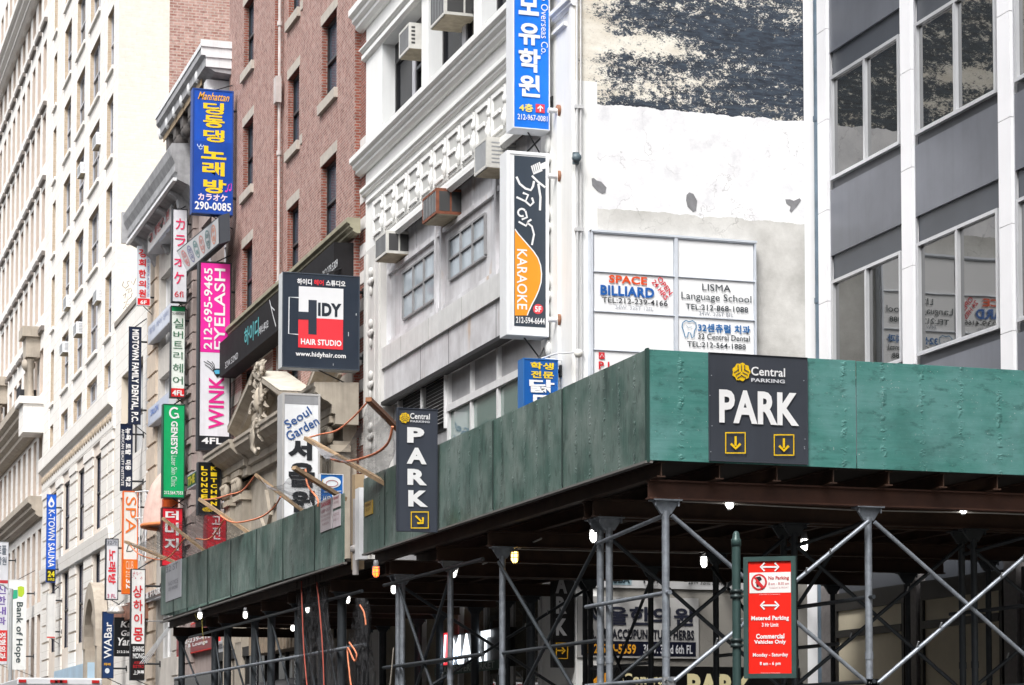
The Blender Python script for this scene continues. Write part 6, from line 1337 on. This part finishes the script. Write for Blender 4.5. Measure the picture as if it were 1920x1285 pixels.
mb.lathe(t0, [(.11, -.15), (.11, .05), (0, .12)], 10); tag(mb.build('street_pole', plain('grey_pole_paint', (.42, .44, .45), .5, .2)), 'grey street pole with a short arm in front of the bank sign', 'pole')
# salmon awning, brown canopy, flood lights
AW = thing('awning', (12.6, 80, 6), 'faded salmon pink half dome awning on the tan quoined front', 'awning')
mb = MB(); c = at(297, 985, X=12.4); n = 10; rows = []
for i in range(7):
    q = math.pi / 2 * i / 6; rows.append([(12.9 - 1.0 * math.sin(q) * math.sin(math.pi * j / n) - .02, c.y + 1.5 - 3.0 * j / n, c.z + 1.9 - 1.9 * (1 - math.cos(q))) for j in range(n + 1)])
mb.faces([p for r_ in rows for p in r_], [(i * (n + 1) + j, i * (n + 1) + j + 1, (i + 1) * (n + 1) + j + 1, (i + 1) * (n + 1) + j) for i in range(6) for j in range(n)], 0, True); mb.build('canvas', plain('faded_salmon_canvas', (.66, .46, .40), .8, var=.2, streak=.3), AW)
mb = MB(); mb.tube([Vector(p) + Vector((-.02, 0, -.03)) for p in rows[-1]], .07, 6); mb.build('valance', plain('orange_valance', (.62, .20, .07), .7), AW)
BC = thing('canopy', (12.3, 92, 4), 'brown flat canopy over the shop right of the WABar sign', 'canopy')
y0, y1 = at(246, 1130, X=12.3).y, at(212, 1150, X=12.3).y; z0, z1 = at(230, 1165, X=12.3).z, at(230, 1128, X=12.3).z
mb = MB(); mb.prof_y([(12.3, z0), (12.35, z1 - .1), (XF, z1), (XF, z0)], y0, y1); mb.build('canopy_panel', plain('brown_canopy', (.22, .10, .065), .6, var=.2), BC)
for k, px_ in enumerate((214, 221)):
    p = at(px_, 1143, X=12.0); mb = MB(); mb.lathe(p, [(0, .14), (.12, .12), (.24, -.05), (.26, -.12), (.2, -.14), (0, -.14)], 12); mb.tube([p + Vector((0, 0, .1)), p + Vector((.5, 0, .2))], .03, 6); tag(mb.build('flood_lamp', plain('pale_lamp_metal', (.55, .53, .50), .4, .4)), ('left' if k == 0 else 'right') + ' of two pale round flood lamps above the black brush lettered sign', 'lamp')
# white steel sign gantry in front of the cream block
mb = MB(); p = at(266, 925, X=12.4)
for px_ in (262, 274): mb.tube([at(px_, 922, X=12.5), at(px_ - 1, 1052, X=12.5)], .025, 6)
mb.tube([at(250, 923, X=12.5), at(279, 921, X=12.5)], .03, 6); mb.tube([at(252, 972, X=12.5), at(278, 970, X=12.5)], .025, 6)
for k in range(3): mb.tube([at(258 + k * 5, 1050, X=12.5), at(274 + k * 2, 975, X=12.5)], .018, 6)
tag(mb.build('sign_gantry', whitem), 'white tubular sign gantry standing right of the orange SPA sign', 'bracket')
mb = MB()
for k in range(4): mb.tube([at(262 + k * 4, 1245, X=11.8), at(318 + k * 3, 1172 - k * 2, X=12.9)], .016, 6)
mb.tube([at(274, 1165, X=12.4), at(318, 1165, X=12.9)], .02, 6); tag(mb.build('stay_rods', castm), 'bundle of thin steel stay rods right of the SHANG MONG sign', 'bracket')
# shop fronts half hidden behind the far shed; its gloom painted as near-black boxes
DK = thing('glazed_shop', (12.6, 60, 0), 'dark glazed shop fronts in the gloom behind the far shed legs', 'shop front')
mb = MB(); mb.box(12.45, 12.58, 52.0, 66.5, 0, 4.2); mb.box(12.8, 12.98, 67.7, 76, 0, 4.0); mb.build('glazing', glass('gloom_glass', (.02, .02, .022), 1.6), DK)
mb = MB()
for k in range(12): mb.box(12.40, 12.45, 52.2 + k * 1.25, 52.3 + k * 1.25, 0, 4.2)
mb.box(12.38, 12.45, 52.0, 66.5, 4.2, 4.45); mb.build('shop_frame', dkmetal, DK)
ST = thing('shop_awning', (12.5, 60, 3), 'dark slanted shop awning behind the far shed legs', 'awning')
mb = MB(); mb.prof_y([(11.6, 2.7), (11.6, 2.95), (XC, 3.7), (XC, 2.7)], 54.5, 64); mb.build('canvas', plain('dark_awning_canvas', (.035, .033, .035), .8), ST)
PB = thing('balcony_planter', (12.2, 57, 3.2), 'brown slatted planter balcony with dead shrubs behind the far shed legs', 'planter')
ya_, yb_ = at(560, 1200, X=12.0).y, at(470, 1200, X=12.0).y; zc = at(515, 1205, X=12.0).z
mb = MB(); mb.box(12.0, 12.6, ya_, yb_, zc - .2, zc + .45)
for k in range(16): y = ya_ + (yb_ - ya_) * k / 15; mb.box(11.96, 12.0, y - .05, y + .05, zc - .2, zc + .5)
mb.build('planter_box', plain('brown_slats', (.24, .19, .14), .8, var=.25, scale=5), PB)
mb = MB(); rnd = random.Random(9)
for k in range(70):
    x, y = 12.3 + rnd.uniform(-.2, .2), rnd.uniform(ya_ + .2, yb_ - .2); mb.tube([(x, y, zc + .4), (x + rnd.uniform(-.2, .2), y + rnd.uniform(-.25, .25), zc + .7 + rnd.random() * .3)], .012, 4)
    for j in range(3): a = Vector((x + rnd.uniform(-.25, .25), y + rnd.uniform(-.3, .3), zc + .55 + rnd.random() * .4)); mb.quad(a, a + Vector((.03, .06, .02)), a + Vector((.02, .1, .07)), a + Vector((0, .03, .06)))
mb.build('shrub', plain('dead_shrub', (.10, .075, .05), .9), PB)
# ================================================================== opposite side of the street (out of view, added to cut light under the shed)
OPB = thing('row_building', (-14, 60, 0), 'plain tan row of buildings on the opposite pavement, behind the viewer', 'building')
mb = MB(); openings(mb, 8.0, -150, 40, 0, 21, [(-148 + k * 3.2, -146.4 + k * 3.2, 1.6 + j * 3.6, 3.8 + j * 3.6) for k in range(58) for j in range(5)], .3, 0, 1)
mb.v = [(-x, -y, z) for x, y, z in mb.v]; mb.box(-20, -8.3, -40, 150, 0, 21, 1)
mb.build('wall', [plain('tan_opposite_stone', (.26, .24, .22), .85), plain('opposite_window_dark', (.05, .05, .055), .2)], OPB)
NBR = thing('row_building', (20, -40, 0), 'plain tan light-blocking building added on the near pavement to the right of the viewer, outside the picture', 'building')  # unseen neighbour added to block low sky light under the shed
mb = MB(); openings(mb, XF, -90, 5.9, 0, 24, [(-88 + k * 3.2, -86.4 + k * 3.2, 1.6 + j * 3.6, 3.8 + j * 3.6) for k in range(29) for j in range(6)], .3, 0, 1); mb.box(XF + .31, 34, -90, 5.9, 0, 24, 1); mb.quad((XF, 5.9, 0), (34, 5.9, 0), (34, 5.9, 24), (XF, 5.9, 24), 0)
mb.build('wall', [plain('tan_opposite_stone', (.26, .24, .22), .85), plain('opposite_window_dark', (.05, .05, .055), .2)], NBR)
